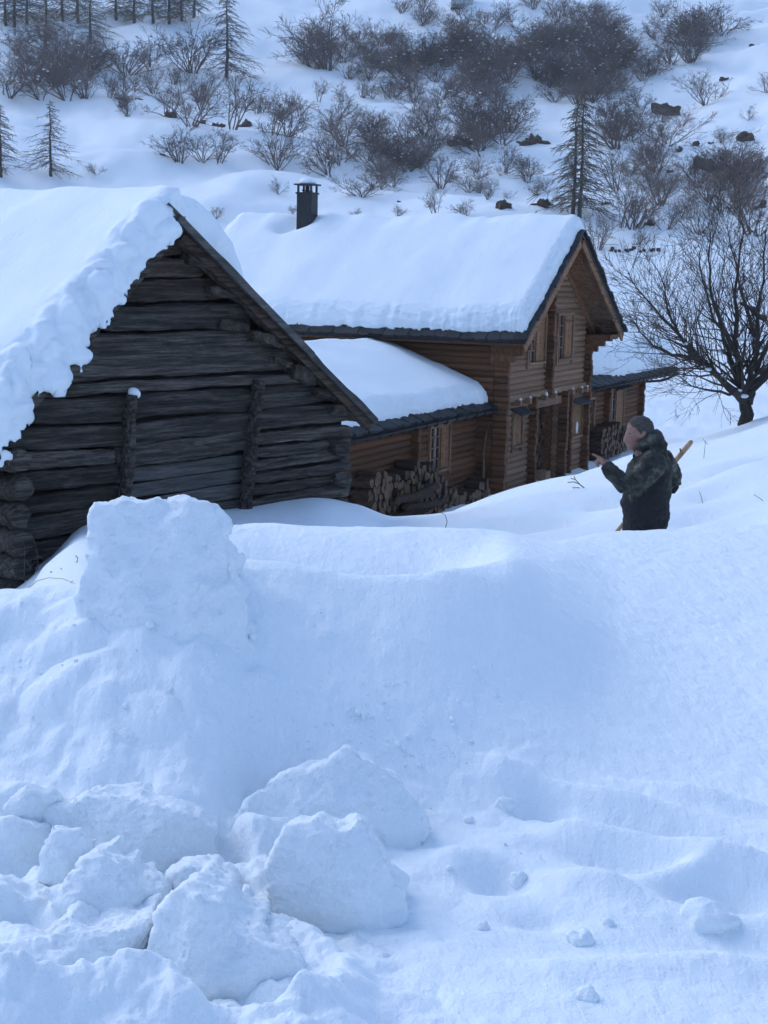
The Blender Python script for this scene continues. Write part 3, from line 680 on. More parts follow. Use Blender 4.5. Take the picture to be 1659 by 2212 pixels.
# the wood store behind the opening
wall_box('wood_store', [(1.9, 4.36, 1.0, 1.06, 0, zl(-3.0)), (1.86, 1.93, .14, 1.06, 0, zl(-3.0)), (4.30, 4.36, .14, 1.06, 0, zl(-3.0)), (1.9, 4.36, .14, 1.06, zl(-3.1), zl(-3.02)), (1.9, 4.36, .0, 1.06, .0, .1)], chalet, 'wood_warm')
def window(parent, w0, w1, z0, z1, yf, shutter, awning=False, frac=.5, closed=False):
    """yf: y of the wall face (front is -y)"""
    z0, z1 = zl(z0), zl(z1); c = .085
    m = MB(); m.box(w0 - c, w0, yf - .075, yf + .05, z0 - .16, z1 + .05); m.box(w1, w1 + c, yf - .075, yf + .05, z0 - .16, z1 + .05)
    m.box(w0, w1, yf - .07, yf + .045, z1 - .03, z1 + .05); win = m.build('window', 'wood_trim', parent)
    MB().box(w0 - .02, w1 + .02, yf - .10, yf + .03, z0 - .06, z0).build('sill', 'wood_weathered', win)
    wg = w0 + (w1 - w0) * frac
    if not closed:
        MB().box(w0, wg, yf + .03, yf + .045, z0, z1 - .03).build('pane', 'glass', win)
        m = MB(); m.box(w0 + .002, w0 + .05, yf + .0, yf + .03, z0, z1 - .03); m.box(wg - .05, wg, yf + .0, yf + .03, z0, z1 - .03); m.box((w0 + wg) / 2 - .018, (w0 + wg) / 2 + .018, yf + .002, yf + .029, z0, z1 - .03)
        for k in (1, 2, 3): m.box(w0 + .05, wg - .05, yf + .004, yf + .027, z0 + (z1 - z0) * k / 4 - .014, z0 + (z1 - z0) * k / 4 + .014)
        m.build('muntin', 'wood_trim', win)
    else: wg = w0
    if shutter:
        nb = max(3, int((w1 - wg) / .14)); bw = (w1 - wg) / nb
        for k in range(nb): MB().box(wg + k * bw + .004, wg + (k + 1) * bw - .004, yf - .035 + .004 * (k % 2), yf + .02, z0 + .01, z1 - .035).build('shutter_board', 'wood_soffit', win)
    if awning:
        mesh_obj('awning', [(w0 - .15, yf - .32, z1 + .02), (w1 + .15, yf - .32, z1 + .02), (w1 + .15, yf + .05, z1 + .2), (w0 - .15, yf + .05, z1 + .2), (w0 - .15, yf - .32, z1 - .01), (w1 + .15, yf - .32, z1 - .01), (w1 + .15, yf + .05, z1 + .16), (w0 - .15, yf + .05, z1 + .16)],
                 [(0, 1, 2, 3), (7, 6, 5, 4), (0, 4, 5, 1), (1, 5, 6, 2), (2, 6, 7, 3), (3, 7, 4, 0)], 'slate', win, False)
    return win
window(gable, 1.44, 2.80, -2.13, -.95, -.03, True); window(gable, 3.93, 5.28, -2.13, -.93, -.03, True)
window(gable, .46, 1.13, -4.21, -3.40, -.03, True, True, closed=True); wr = window(gable, 5.59, 6.60, -4.41, -3.47, -.03, True, True, closed=True)
# the small white tag on the right lower window
v, f = [], []
for k in range(14):
    a = 2 * math.pi * k / 14; v.append((6.16 + .10 * math.cos(a), -.078, zl(-4.18) + .17 * math.sin(a)))
v += [(x, y + .012, z) for x, y, z in v]
f = [tuple(reversed(range(14))), tuple(range(14, 28))] + [(k, (k + 1) % 14, (k + 1) % 14 + 14, k + 14) for k in range(14)]
tagp = mesh_obj('plaque', v, f, 'white_paint', wr, False)
v = [(6.16 + .032 * math.cos(2 * math.pi * k / 12), -.081, zl(-4.2) + .06 * math.sin(2 * math.pi * k / 12)) for k in range(12)]
# roof slabs, purlins, barge boards, soffit
mr = slope_slab(EL, EZ, WR, AZ, -VN, LEN + .6, .10, 'roof', 'slate', chalet, CZ, -.02)
slope_slab(WR + .003, AZ, ER, EZ, -VN, LEN + .6, .10, 'roof_slope', 'slate', mr, CZ, -.02)
sl = math.atan(tr); nrm = Vector((math.sin(sl), 0, math.cos(sl))); L_r = math.hypot(ER - WR, AZ - EZ); dirr = Vector((math.cos(sl), 0, -math.sin(sl)))
apx = Vector((WR, 0, zl(AZ) - .13))
nb = 30
for k in range(nb):
    a = .04 + (L_r - .1) * k / nb; b2 = .04 + (L_r - .1) * (k + 1) / nb - .006
    p0, p1 = apx + dirr * a, apx + dirr * b2
    v = [(p0.x, -VN + .05, p0.z), (p1.x, -VN + .05, p1.z), (p1.x, .06, p1.z), (p0.x, .06, p0.z)]; v += [(x - nrm.x * .02, y, z - nrm.z * .02) for x, y, z in v]
    mesh_obj('soffit_board', v, [(0, 1, 2, 3), (7, 6, 5, 4), (0, 4, 5, 1), (1, 5, 6, 2), (2, 6, 7, 3), (3, 7, 4, 0)], 'wood_soffit', mr, False)
def slope_pt(side, t, y, dn):
    if side > 0: p = apx + dirr * (t * L_r); n_ = nrm
    else:
        s2 = math.atan(tl); L2 = math.hypot(WR - EL, AZ - EZ); p = apx + Vector((-math.cos(s2), 0, -math.sin(s2))) * (t * L2); n_ = Vector((-math.sin(s2), 0, math.cos(s2)))
    p = p + n_ * dn; return (p.x, y, p.z)
for s in (1, -1):
    MB().beam(slope_pt(s, .03, -VN + .03, -.10), slope_pt(s, 1.0, -VN + .03, -.10), .05, .2, (0, 0, 1)).build('barge_board', 'wood_soffit', mr)
    MB().beam(slope_pt(s, .12, -.04, -.12), slope_pt(s, .93, -.04, -.12), .12, .16, (0, 0, 1)).build('rafter', 'wood_soffit', mr)
    MB().beam(slope_pt(s, .98, -VN, -.02), slope_pt(s, .98, LEN + .55, -.02), .04, .14).build('fascia', 'wood_warm', mr)
MB().beam((WR, -VN + .1, zl(AZ) - .33), (WR, .5, zl(AZ) - .33), .18, .2).build('ridge_purlin', 'wood_soffit', mr)
for k, (w, z) in enumerate(((W1 + .02, -1.62), (W0 - .02, -1.62))):
    for q in range(4):
        L = .82 - .2 * q
        MB().beam((w, -L, zl(z - q * .155)), (w, .2, zl(z - q * .155)), .17, .16, (0, 0, 1), .008).build('bracket_log', 'wood_warm', mr)
MB().beam((W1 - .2, -.78, zl(-1.58)), (ER - .45, -.78, zl(-1.58)), .10, .13).build('eave_beam', 'wood_warm', mr)
MB().box(W1 + .1, ER - .12, -VN + .06, LEN, zl(-1.60), zl(-1.57)).build('soffit_plate', 'wood_soffit', mr)
# slate tiles along eaves and verges
TILE = []
for s_ in range(4):
    v = []; 
    for z in (0, .035):
        for (x, y) in ((-.5, -.5), (-.1, -.5 - .06 * rnd.random()), (.25, -.5 - .05 * rnd.random()), (.5, -.48), (.5, .5), (-.5, .5)): v.append((x * .96 + rnd.uniform(-.015, .015), y + rnd.uniform(-.03, .03), z))
    f = [(5, 4, 3, 2, 1, 0), (6, 7, 8, 9, 10, 11)] + [(k, (k + 1) % 6, (k + 1) % 6 + 6, k + 6) for k in range(6)]
    me = bpy.data.meshes.new('tile'); me.from_pydata(v, [], f); me.materials.append(MATS['slate']); me.update(); TILE.append(me)
def tile_row(parent, p0, p1, width, depth, updir, sc=1.0):
    """row of tiles with centres from p0 to p1; updir: direction up the slope"""
    p0, p1, updir = Vector(p0), Vector(p1), Vector(updir).normalized(); d = p1 - p0; n = max(1, int(d.length / width)); d.normalize()
    nn = d.cross(updir).normalized()
    if nn.z < 0: nn = -nn
    for k in range(n + 1):
        c = p0 + (p1 - p0) * (k / n) + nn * (.012 * (k % 2) + rnd.uniform(0, .008)) + updir * rnd.uniform(-.03, .03)
        o = bpy.data.objects.new('tile', rnd.choice(TILE)); link(o, parent)
        o.matrix_local = Matrix(((d.x, updir.x, nn.x, c.x), (d.y, updir.y, nn.y, c.y), (d.z, updir.z, nn.z, c.z), (0, 0, 0, 1))) @ Matrix.Rotation(rnd.uniform(-.05, .05), 4, 'Z') @ Matrix.Diagonal((width * 1.02, depth, sc, 1))
upl = Vector((math.cos(math.atan(tl)), 0, math.sin(math.atan(tl)))); upr = Vector((-math.cos(sl), 0, math.sin(sl)))
tile_row(mr, (EL + .10, -VN + .1, zl(EZ) + .05), (EL + .10, LEN + .5, zl(EZ) + .05), .34, .42, upl, 1.6)
tile_row(mr, (EL + .34, -VN + .2, zl(EZ) + .22), (EL + .34, LEN + .5, zl(EZ) + .22), .34, .42, upl, 1.3)
def verge(side):
    n = 17
    for k in range(n):
        t0 = (k + .5) / n
        p = slope_pt(side, t0, -VN + .10, .13); 
        d = dirr if side > 0 else Vector((-math.cos(math.atan(tl)), 0, -math.sin(math.atan(tl))))
        yv_ = Vector((0, 1, 0)); nn = d.cross(yv_); nn = nn if nn.z > 0 else -nn
        o = bpy.data.objects.new('tile', rnd.choice(TILE)); link(o, mr)
        c = Vector(p) + nn * rnd.uniform(-.01, .015) + yv_ * rnd.uniform(-.03, .03)
        xx, yy = (yv_, -d)
        o.matrix_local = Matrix(((xx.x, yy.x, nn.x, c.x), (xx.y, yy.y, nn.y, c.y), (xx.z, yy.z, nn.z, c.z), (0, 0, 0, 1))) @ Matrix.Rotation(.05, 4, 'X') @ Matrix.Diagonal((.36, .36, 1.7, 1))
verge(1); verge(-1)
# chimney
ch = MB().box(2.72, 3.12, 6.86, 7.32, zl(.2), zl(2.24)).build('chimney', 'black_metal', mr)
for (x, y) in ((2.75, 6.89), (3.09, 6.89), (2.75, 7.29), (3.09, 7.29)): MB().box(x - .025, x + .025, y - .025, y + .025, zl(2.24), zl(2.45)).build('cap_post', 'black_metal', ch)
MB().box(2.66, 3.18, 6.79, 7.39, zl(2.45), zl(2.49)).build('cap_plate', 'black_metal', ch)
MB().box(2.69, 3.15, 6.83, 7.35, zl(2.21), zl(2.255)).build('collar', 'black_metal', ch)
m = MB().tube([(2.92, 7.09, zl(2.2)), (2.92, 7.09, zl(2.44))], .06, 10); m.box(2.8, 3.04, 6.98, 7.2, zl(2.29), zl(2.32), None, .02); m.build('flue', 'black_metal', ch)
MB().beam((2.68, 6.82, zl(1.0)), (2.68, 7.36, zl(1.0)), .06, .05).build('flashing', 'zinc', ch)
# snow on the main roof
def zb_m(u, v): return np.where(u < WR, AZ - (WR - u) * tl, AZ - (u - WR) * tr) - CZ + .05
def T_m(u, v):
    wave = .07 * pnoise(v / 1.1, u / 3.0, 4) + .05 * pnoise(v / .45, u / 2, 6) * np.exp(-((u - WR) / .7) ** 2)
    T = .50 - .10 * np.exp(-((u - WR) / .5) ** 2) + wave + .05 * pnoise(u / 1.7, v / 2.2, 1)
    hollow = np.exp(-(((u - 2.78) / .42) ** 2 + ((v - 7.25) / .50) ** 2)); hollow2 = np.exp(-(((u - 2.5) / .35) ** 2 + ((v - 7.6) / .32) ** 2))
    return T * np.clip(1 - .55 * hollow - .45 * hollow2, .12, 1) - .10 * np.exp(-(((v - 1.9) / .5) ** 2 + ((u - WR) / .6) ** 2)) - .09 * np.exp(-(((v - 4.6) / .45) ** 2 + ((u - WR) / .6) ** 2))
ms = snow_sheet('roof_snow', lambda v: EL + .12 + jag(v, 1, ((.05, 1.2), (.05, 4.5), (.03, 13))), lambda v: ER - .06 + jag(v, 2, ((.05, 4),)),
    lambda u: -VN + .06 + jag(u, 4, ((.03, 4), (.02, 11))), lambda u: LEN + .62 + jag(u, 6, ((.05, 3),)), zb_m, T_m, lambda u, v: .02 + 0 * u, (.42, .42, .30, .7), 260, 260, chalet, 5, .02)
tag(ms, 'smooth thick snow on the main chalet roof around the chimney', 'snow')
mcap = MB().ball((2.92, 7.09, zl(2.49)), (.22, .25, .20), 20, 12)
cs_ = mcap.build('chimney_snow', 'snow_roof', None, True); cs_.location = chalet.location; cs_.rotation_euler = chalet.rotation_euler
Vv = getV(cs_.data); Vv[:, 2] = np.maximum(Vv[:, 2], zl(2.495)); Vv[:, :2] += .02 * np.stack([pnoise(Vv[:, 0] * 6, Vv[:, 1] * 6, Vv[:, 2] * 6), pnoise(Vv[:, 0] * 6 + 5, Vv[:, 1] * 6, Vv[:, 2] * 6)], -1); setV(cs_.data, Vv)
tag(cs_, 'round cap of snow on top of the chimney', 'snow')
# wings
WY, WE, WRI, WEZ, WRZ = .60, .10, 3.2, -3.13, -1.92
tw = (WRZ - WEZ) / (WRI - WE)
def wing(x0, x1, xr0, xr1, holes, name):
    """x0..x1 walls, xr0..xr1 roof"""
    lo, hi = min(x0, x1), max(x0, x1)
    wg = wall_box(name, [(lo, hi, WY + .05, WY + .13, 0, zl(-3.05)), (lo, hi, 5.7, 5.8, 0, zl(-3.05)), (hi - .1, hi, WY + .13, 5.7, 0, zl(-3.05)), (lo, lo + .1, WY + .13, 5.7, 0, zl(-3.05))], chalet, 'wood_warm')
    zc = -5.6 + PITCH_L / 2
    while zc < -3.1:
        segs = [(lo, hi)]
        for (a, b_, z0, z1) in holes:
            if z0 - .05 < zc < z1 + .02: segs = [s for g in segs for s in ((g[0], min(g[1], a)), (max(g[0], b_), g[1])) if s[1] - s[0] > .08]
        for a, b_ in segs: put_log(wg, (a, WY, zl(zc)), 'x', b_ - a, 'wood_warm')
        zc += PITCH_L
    rf = mesh_obj(name + '_roof', [(xr0, WE, zl(WEZ)), (xr1, WE, zl(WEZ)), (xr1, WRI, zl(WRZ)), (xr0, WRI, zl(WRZ)), (xr1, 2 * WRI - WE, zl(WEZ)), (xr0, 2 * WRI - WE, zl(WEZ)),
        (xr0, WE, zl(WEZ) - .1), (xr1, WE, zl(WEZ) - .1), (xr1, WRI, zl(WRZ) - .1), (xr0, WRI, zl(WRZ) - .1), (xr1, 2 * WRI - WE, zl(WEZ) - .1), (xr0, 2 * WRI - WE, zl(WEZ) - .1)],
        [(0, 1, 2, 3), (3, 2, 4, 5), (9, 8, 7, 6), (11, 10, 8, 9), (0, 6, 7, 1), (5, 4, 10, 11), (1, 7, 8, 2), (2, 8, 10, 4), (0, 3, 9, 6), (3, 5, 11, 9)], 'slate', chalet, False)
    up = Vector((0, WRI - WE, WRZ - WEZ))
    tile_row(rf, (xr0 + .15, WE + .10, zl(WEZ) + .055), (xr1 - .15, WE + .10, zl(WEZ) + .055), .34, .42, up, 1.6)
    tile_row(rf, (xr0 + .3, WE + .42, zl(WEZ) + .20), (xr1 - .2, WE + .42, zl(WEZ) + .20), .34, .42, up, 1.4)
    # gutter with brackets
    g = MB(); n = 40
    ring = [(WE - .07 + .065 * math.cos(a), zl(WEZ) - .07 + .065 * math.sin(a)) for a in np.linspace(math.pi, 2 * math.pi, 9)]
    v = [(x, y, z) for x in (xr0, xr1) for y, z in ring]; fcs = [(k, k + 1, k + 10, k + 9) for k in range(8)]
    gu = mesh_obj('gutter', v, fcs, 'black_metal', rf, True); so = gu.modifiers.new('t', 'SOLIDIFY'); so.thickness = .008
    x = xr0 + .3
    while x < xr1:
        m = MB(); pr = [(x, WE - .07 + .078 * math.cos(a), zl(WEZ) - .07 + .078 * math.sin(a)) for a in np.linspace(math.pi * .9, 2.1 * math.pi, 9)]
        m.tube(pr, .016, 5); m.build('gutter_bracket', 'black_metal', gu, True); x += .62
    return wg, rf
lwg, lrf = wing(-9.0, W0 - .06, -9.3, W0 - .07, [(-3.73, -2.55, -4.45, -3.42)], 'left_wing')
rwg, rrf = wing(W1 + .06, 15.7, W1 + .07, 19.4, [(11.75, 13.4, -4.82, -3.40), (9.3, 9.85, -4.6, -3.55)], 'right_wing')
window(lwg, -3.73, -2.55, -4.45, -3.42, WY - .06, True, frac=.6)
window(rwg, 11.75, 13.4, -4.82, -3.45, WY - .06, True, True, frac=.5); window(rwg, 9.3, 9.85, -4.6, -3.6, WY - .06, False, frac=1.0)
for (w, pp) in ((-4.75, lwg), (15.55, rwg), (11.2, rwg)):
    zc = -5.6 + PITCH_L
    while zc < -3.15:
        put_log(pp, (w, WY - .27 + rnd.uniform(-.02, .02), zl(zc)), 'y', .35, 'wood_warm', 'log_end'); zc += PITCH_L
m = MB().tube([(19.2, WE - .07, zl(-3.27)), (18.75, WE - .05, zl(-3.30)), (18.3, WE + .1, zl(-3.42)), (17.9, WE + .25, zl(-3.47)), (15.8, WY - .05, zl(-3.42)), (15.8, WY - .05, zl(-5.6))], .05, 8); m.build('downpipe', 'black_metal', rrf, True)
for x in (18.9, 17.3): MB().beam((x, .62, zl(-5.6)), (x, .62, zl(-3.1)), .14, .14).build('porch_post', 'wood_warm', rwg)
def zb_w(u, v): return np.where(u < WRI, WEZ + (u - WE) * tw, WRZ - (u - WRI) * tw) - CZ + .05
def T_l(u, v): return .42 - .06 * np.exp(-((u - WRI) / .6) ** 2) + .05 * pnoise(u / 1.5, v / 1.5, 12)
def swap(o):
    """wing snow is built with u across (y) and v along (x)"""
    Vv = getV(o.data); setV(o.data, np.stack([Vv[:, 1], Vv[:, 0], Vv[:, 2]], -1)); o.data.flip_normals(); return o
ls = swap(snow_sheet('roof_snow', lambda v: WE + .14 + jag(v, 21, ((.08, .9), (.06, 3.5), (.03, 12))), lambda v: 2 * WRI - WE - .05 + 0 * v, lambda u: -9.3 + jag(u, 22, ((.05, 3),)),
    lambda u: W0 - .16 + np.clip(jag(u, 23, ((.05, 3), (.03, 9))), -.2, .06), zb_w, T_l, lambda u, v: .02 + 0 * u, (.34, .4, .4, .16), 170, 220, chalet, 7, .02))
tag(ls, 'snow on the low left wing roof between barn and chalet', 'snow')
def T_r(u, v): return .92 + .10 * pnoise(u / 1.2, v / 1.8, 14) + .10 * np.exp(-((v - 17) / 2.0) ** 2) - .06 * np.exp(-((u - 1.2) / .5) ** 2)
rs_ = swap(snow_sheet('roof_snow', lambda v: WE + .12 + .35 * sstep(12.5, 9.0, v) + jag(v, 31, ((.06, .9), (.05, 3.5), (.03, 12))), lambda v: 2 * WRI - WE - .05 + 0 * v, lambda u: W1 + .2 + jag(u, 32, ((.08, 2),)),
    lambda u: 19.42 + jag(u, 33, ((.06, 3), (.03, 9))), zb_w, T_r, lambda u, v: .02 + 0 * u, (.42, .4, .2, .50), 170, 260, chalet, 8, .03, fluff=.06))
tag(rs_, 'thick cushion of snow on the right wing roof beside the bare tree', 'snow')
MC = chalet.matrix_basis if False else Matrix.Translation((CP[0], CP[1], CZ)) @ Matrix.Rotation(math.radians(66.485), 4, 'Z')
def cw(w, y, z): return MC @ Vector((w, y, zl(z)))
# tufts of snow left on the beam ends
for i_, w in enumerate((.35, 1.15, 2.5, 3.3, 4.95, 5.8, 6.35)):
    o = MB().ball((0, 0, 0), (rnd.uniform(.025, .05), .04, rnd.uniform(.03, .075)), 8, 6).build('snow_tuft', 'snow_clump', None, True); p = cw(w, -.27, -2.99); o.location = p
    tag(o, 'little tuft of snow on a beam end above the wood store', 'snow', 'snow tufts along the chalet ledge')
# stick leaning on the wall beside the left wing
m = MB().tube([(0, 0, 0), (.02, .03, .5), (.0, .02, 1.0), (.06, .06, 1.35), (.16, .1, 1.62)], [.035, .034, .03, .028, .024], 7)
o = m.build('leaning_pole', 'wood_trim', None, True); p = cw(W0 - .30, .22, -5.2); o.location = p; o.rotation_euler = (0, 0, math.radians(20))
tag(o, 'pale crooked pole leaning in the corner beside the left wing', 'pole')

# ------------------------------------------------------------------ firewood
FW = []
for s_ in range(5):
    v, f, fm = [], [], []; n = 9
    for i in range(4):
        for k in range(n):
            a = 2 * math.pi * k / n; r = 1 + .16 * mnoise.noise((math.cos(a) * 1.4, math.sin(a) * 1.4, s_ * 5.0)) + .05 * mnoise.noise((k, i, s_))
            v.append((math.cos(a) * r, i / 3 + (.02 * math.sin(a * 2 + s_) if i in (0, 3) else 0), math.sin(a) * r))
    for i in range(3):
        for k in range(n): k2 = (k + 1) % n; f.append((i*n + k2, i*n + k, (i+1)*n + k, (i+1)*n + k2)); fm.append(0)
    f.append(tuple(range(n))); fm.append(1); f.append(tuple(3*n + k for k in reversed(range(n)))); fm.append(1)
    me = bpy.data.meshes.new('firewood_log'); me.from_pydata(v, [], f); me.materials.append(MATS['fire_bark']); me.materials.append(MATS['fire_end'])
    me.polygons.foreach_set('material_index', fm); me.polygons.foreach_set('use_smooth', [q == 0 for q in fm]); me.update(); FW.append(me)
BASE_V, BASE_F, BASE_M = [], [], []
def fwlog(w, y, z, r, L, label, group, yaw=0.0, pitch=0.0, base=False):
    me = rnd.choice(FW)
    M_ = Matrix.Translation(cw(w, y, z)) @ Matrix.Rotation(math.radians(66.485) + yaw, 4, 'Z') @ Matrix.Rotation(pitch, 4, 'X') @ Matrix.Rotation(rnd.uniform(0, 6), 4, 'Y') @ Matrix.Diagonal((r, L, r * rnd.uniform(.85, 1.1), 1))
    if base:                                                    # bottom rows, mostly behind drifted snow
        b0 = len(BASE_V); BASE_V.extend(tuple(M_ @ q.co) for q in me.vertices)
        for pl in me.polygons: BASE_F.append(tuple(b0 + i for i in pl.vertices)); BASE_M.append(pl.material_index)
        return None
    o = bpy.data.objects.new('firewood_log', me); link(o); o.matrix_basis = M_
    tag(o, label, 'firewood', group); return o
def pack(x0, x1, zb, ztop, rr, y, lab, grp, L=(.4, .55), jit=.03, zcut=-5.1, xcut=-99):
    z = zb
    row = 0
    while True:
        x = x0 + rnd.uniform(0, .1); rmax = rr[0]; any_ = False
        while x < x1:
            r = rnd.uniform(*rr); zt_ = ztop(x)
            if z + r < zt_:
                fwlog(x + r, y + rnd.uniform(-.05, .06), z + r + rnd.uniform(-jit, jit), r, rnd.uniform(*L), lab, grp, rnd.uniform(-.12, .12), rnd.uniform(-.06, .06), z < zcut or x < xcut); any_ = True
            x += 2 * r * .96
        z += (rr[0] + rr[1]) * .86; row += 1
        if not any_ or row > 16: break
pack(-8.3, -1.1, -5.40, lambda x: -4.10 - (.9 * float(sstep(-5.0, -3.4, x))) + .1 * math.sin(x * 3), (.065, .12), -.05, 'cut round log in the heap before the left wing wall', 'firewood heaped before the left wing', xcut=-7.4)
for i_ in range(8):
    fwlog(rnd.uniform(-7.9, -6.4), -.15 + rnd.uniform(-.1, .1), rnd.uniform(-5.2, -4.5), rnd.uniform(.05, .085), rnd.uniform(.9, 1.5), 'long uncut branch log lying across the left firewood heap', 'long logs on the left heap', -math.pi / 2 + rnd.uniform(-.3, .3), rnd.uniform(-.15, .15))
pack(2.7, 4.2, -5.48, lambda x: -3.75 + .15 * math.sin(x * 4), (.07, .11), .35, 'log stacked inside the open wood store of the chalet', 'firewood in the wood store', zcut=-4.9, xcut=3.0)
pack(9.2, 12.2, -5.45, lambda x: -4.50 - .25 * float(sstep(11.4, 12.2, x)), (.07, .12), .0, 'log stacked against the right wing behind the pointing hand', 'firewood at the right wing', zcut=-5.0, xcut=9.8)
fb = mesh_obj('firewood_base', BASE_V, BASE_F, None, None, False, ['fire_bark', 'fire_end'], BASE_M); tag(fb, 'bottom rows of firewood half hidden by snow along the chalet walls', 'firewood', kind='stuff')
for i_, (w, dw) in enumerate(((-6.6, .42), (-6.1, .40))):
    o = MB().box(-dw / 2, dw / 2, 0, .4, 0, .42, None, .02).build('wood_block', 'fire_bark'); p = cw(w, -.55, -5.5); o.location = p; o.rotation_euler = (0, 0, math.radians(66 + 6 * i_))
    tag(o, ('large squared wood block at the foot of the left firewood heap', 'second squared wood block beside the first, with a snow dusting in front')[i_], 'wood block')
o = MB().box(-.2, .2, -.15, .15, 0, .32, None, .01).build('cardboard_box', 'card'); o.location = cw(3.7, .12, -5.5); o.rotation_euler = (0, 0, math.radians(66))
tag(o, 'small brown box on the floor of the wood store', 'box')
#--PART3--
# ------------------------------------------------------------------ broken snow blocks
def chunk(name, outline, Y, thick, lean, label, seed, voxel=.010, shrink=.85, amp=(.014, .007, .008), cat='snow block', facet=.5, sm=0):
    """outline in picture points gives width and height of the block's front face at distance Y; the block is 'thick' deep and leans back by 'lean'"""
    jo = []
    for k, (x, y) in enumerate(outline):
        x2, y2 = outline[(k + 1) % len(outline)]; dl = math.hypot(x2 - x, y2 - y); ns = max(1, int(dl / 9))
        for q in range(ns):
            t = q / ns; jx, jy = mnoise.noise((x * .11 + q * 1.7, seed, 0)), mnoise.noise((y * .11 + q * 1.3, seed, 5))
            jo.append((x + (x2 - x) * t + (jx * 8 if q else 0), y + (y2 - y) * t + (jy * 8 if q else 0)))
    outline = jo
    P0 = [at(x, y, Y) for x, y in outline]; zb = min(p[2] for p in P0); zt = max(p[2] for p in P0)
    F_ = []
    for x, y in outline:
        p = at(x, y, Y)
        for _ in range(3): p = at(x, y, Y + lean * (p[2] - zb) + .25 * thick * mnoise.noise((p[0] * 5, p[2] * 5, seed)))
        F_.append(p)
    c = sum(F_) / len(F_); n = len(F_)
    B = []
    for k, p in enumerate(F_):
        q = c + (p - c) * (shrink + .12 * mnoise.noise((k * .2, seed, 2))); q = q + np.array([.05 * mnoise.noise((k * .15, seed, 6)), thick * (1 + .35 * mnoise.noise((k * .2, seed, 9))), -.04]); B.append(q)
    cf = c + np.array([0, -.01, 0]); cb = sum(B) / n + np.array([0, .03, -.02])
    v = F_ + B + [cf, cb]
    f = [(k, (k + 1) % n, 2 * n) for k in range(n)] + [((k + 1) % n + n, k + n, 2 * n + 1) for k in range(n)] + [((k + 1) % n, k, k + n, (k + 1) % n + n) for k in range(n)]
    org = Vector((c[0], c[1], zb)); v = [tuple(Vector(p) - org) for p in v]
    o = mesh_obj(name, v, f, 'snow_lump'); o.location = org
    bm = bmesh.new(); bm.from_mesh(o.data); bmesh.ops.recalc_face_normals(bm, faces=bm.faces[:])
    Rr = random.Random(seed * 13 + 5); xs = [q[0] for q in F_]; zs = [q[2] for q in F_]; hw, hh = (max(xs) - min(xs)) / 2, (zt - zb) / 2; mx, mz = (max(xs) + min(xs)) / 2 - org.x, hh; a0 = Rr.uniform(0, 6.28); npl = 6 if facet > .3 else 3
    for q in range(npl if facet else 0):
        an = a0 + 6.283 * q / npl + Rr.uniform(-.35, .35); dx, dz = math.cos(an), math.sin(an); sz = abs(dx) * hw + abs(dz) * hh
        k0 = Rr.uniform(.05, .5); tilt = facet * thick * Rr.uniform(.55, 1.0) / ((1 - k0) * sz)
        x0, z0 = mx + dx * k0 * sz, mz + dz * k0 * sz; y0 = lean * z0 + min(q_[1] for q_ in F_) - org.y + .01
        nrm_ = Vector((dx * tilt, -1, dz * tilt + lean)).normalized()
        g = bmesh.ops.bisect_plane(bm, geom=bm.verts[:] + bm.edges[:] + bm.faces[:], plane_co=Vector((x0, y0, z0)), plane_no=nrm_, clear_outer=True)
        bmesh.ops.holes_fill(bm, edges=[e for e in bm.edges if len(e.link_faces) == 1], sides=0)
    bmesh.ops.triangulate(bm, faces=[fc for fc in bm.faces if len(fc.verts) > 4]); bmesh.ops.recalc_face_normals(bm, faces=bm.faces[:])
    bm.to_mesh(o.data); bm.free()
    remesh(o, voxel, sm)
    Vv, Nn = getV(o.data), getN(o.data); s = seed * 3.7
    fac = -np.abs(fbm(Vv[:, 0] * 4 + s, Vv[:, 1] * 4, Vv[:, 2] * 4, 3)) + .25
    ff = 1 - .65 * sstep(.55, .9, -Nn[:, 1]); a2 = ff * fbm(Vv[:, 0] * 17 + s, Vv[:, 1] * 17, Vv[:, 2] * 17, 3); a3 = np.abs(fbm(Vv[:, 0] * 60, Vv[:, 1] * 60 + s, Vv[:, 2] * 60, 2))
    Vv += Nn * (amp[0] * fac * 1.6 + amp[1] * a2 + amp[2] * a3)[:, None]
    setV(o.data, Vv)
    return tag(o, label, cat)
Z5 = lambda L: [(483.8 + .2917 * x, 1555 + .2917 * y) for x, y in L]
Z6 = lambda L: [(.3163 * x, 1512 + .3163 * y) for x, y in L]
Z7 = lambda x, y: (829.5 + .5 * x, 1598 + .5 * y)
chunk('snow_block', [(187, 1114), (198, 1084), (236, 1076), (280, 1078), (330, 1082), (395, 1080), (430, 1084), (457, 1086), (461, 1104), (473, 1128), (482, 1140), (490, 1167), (496, 1197), (502, 1235), (515, 1290), (540, 1380), (570, 1510), (110, 1510), (135, 1380), (155, 1290), (168, 1240), (176, 1202), (188, 1147)], 4.62, .32, .35,
      'tall upright snow block standing on top of the bank before the barn', 1, .011, .93, (.03, .010, .008), facet=.45)
chunk('snow_block', Z5([(20, 760), (200, 520), (330, 440), (540, 365), (620, 390), (740, 330), (800, 290), (890, 205), (1030, 280), (1130, 310), (1270, 410), (1350, 530), (1480, 680), (1590, 850), (1540, 920), (1380, 1080), (1300, 1300), (700, 1350), (300, 1250), (10, 900)]), 4.0, .24, .45,
      'broad tilted snow slab with a pointed top behind the front block', 2, .0095)
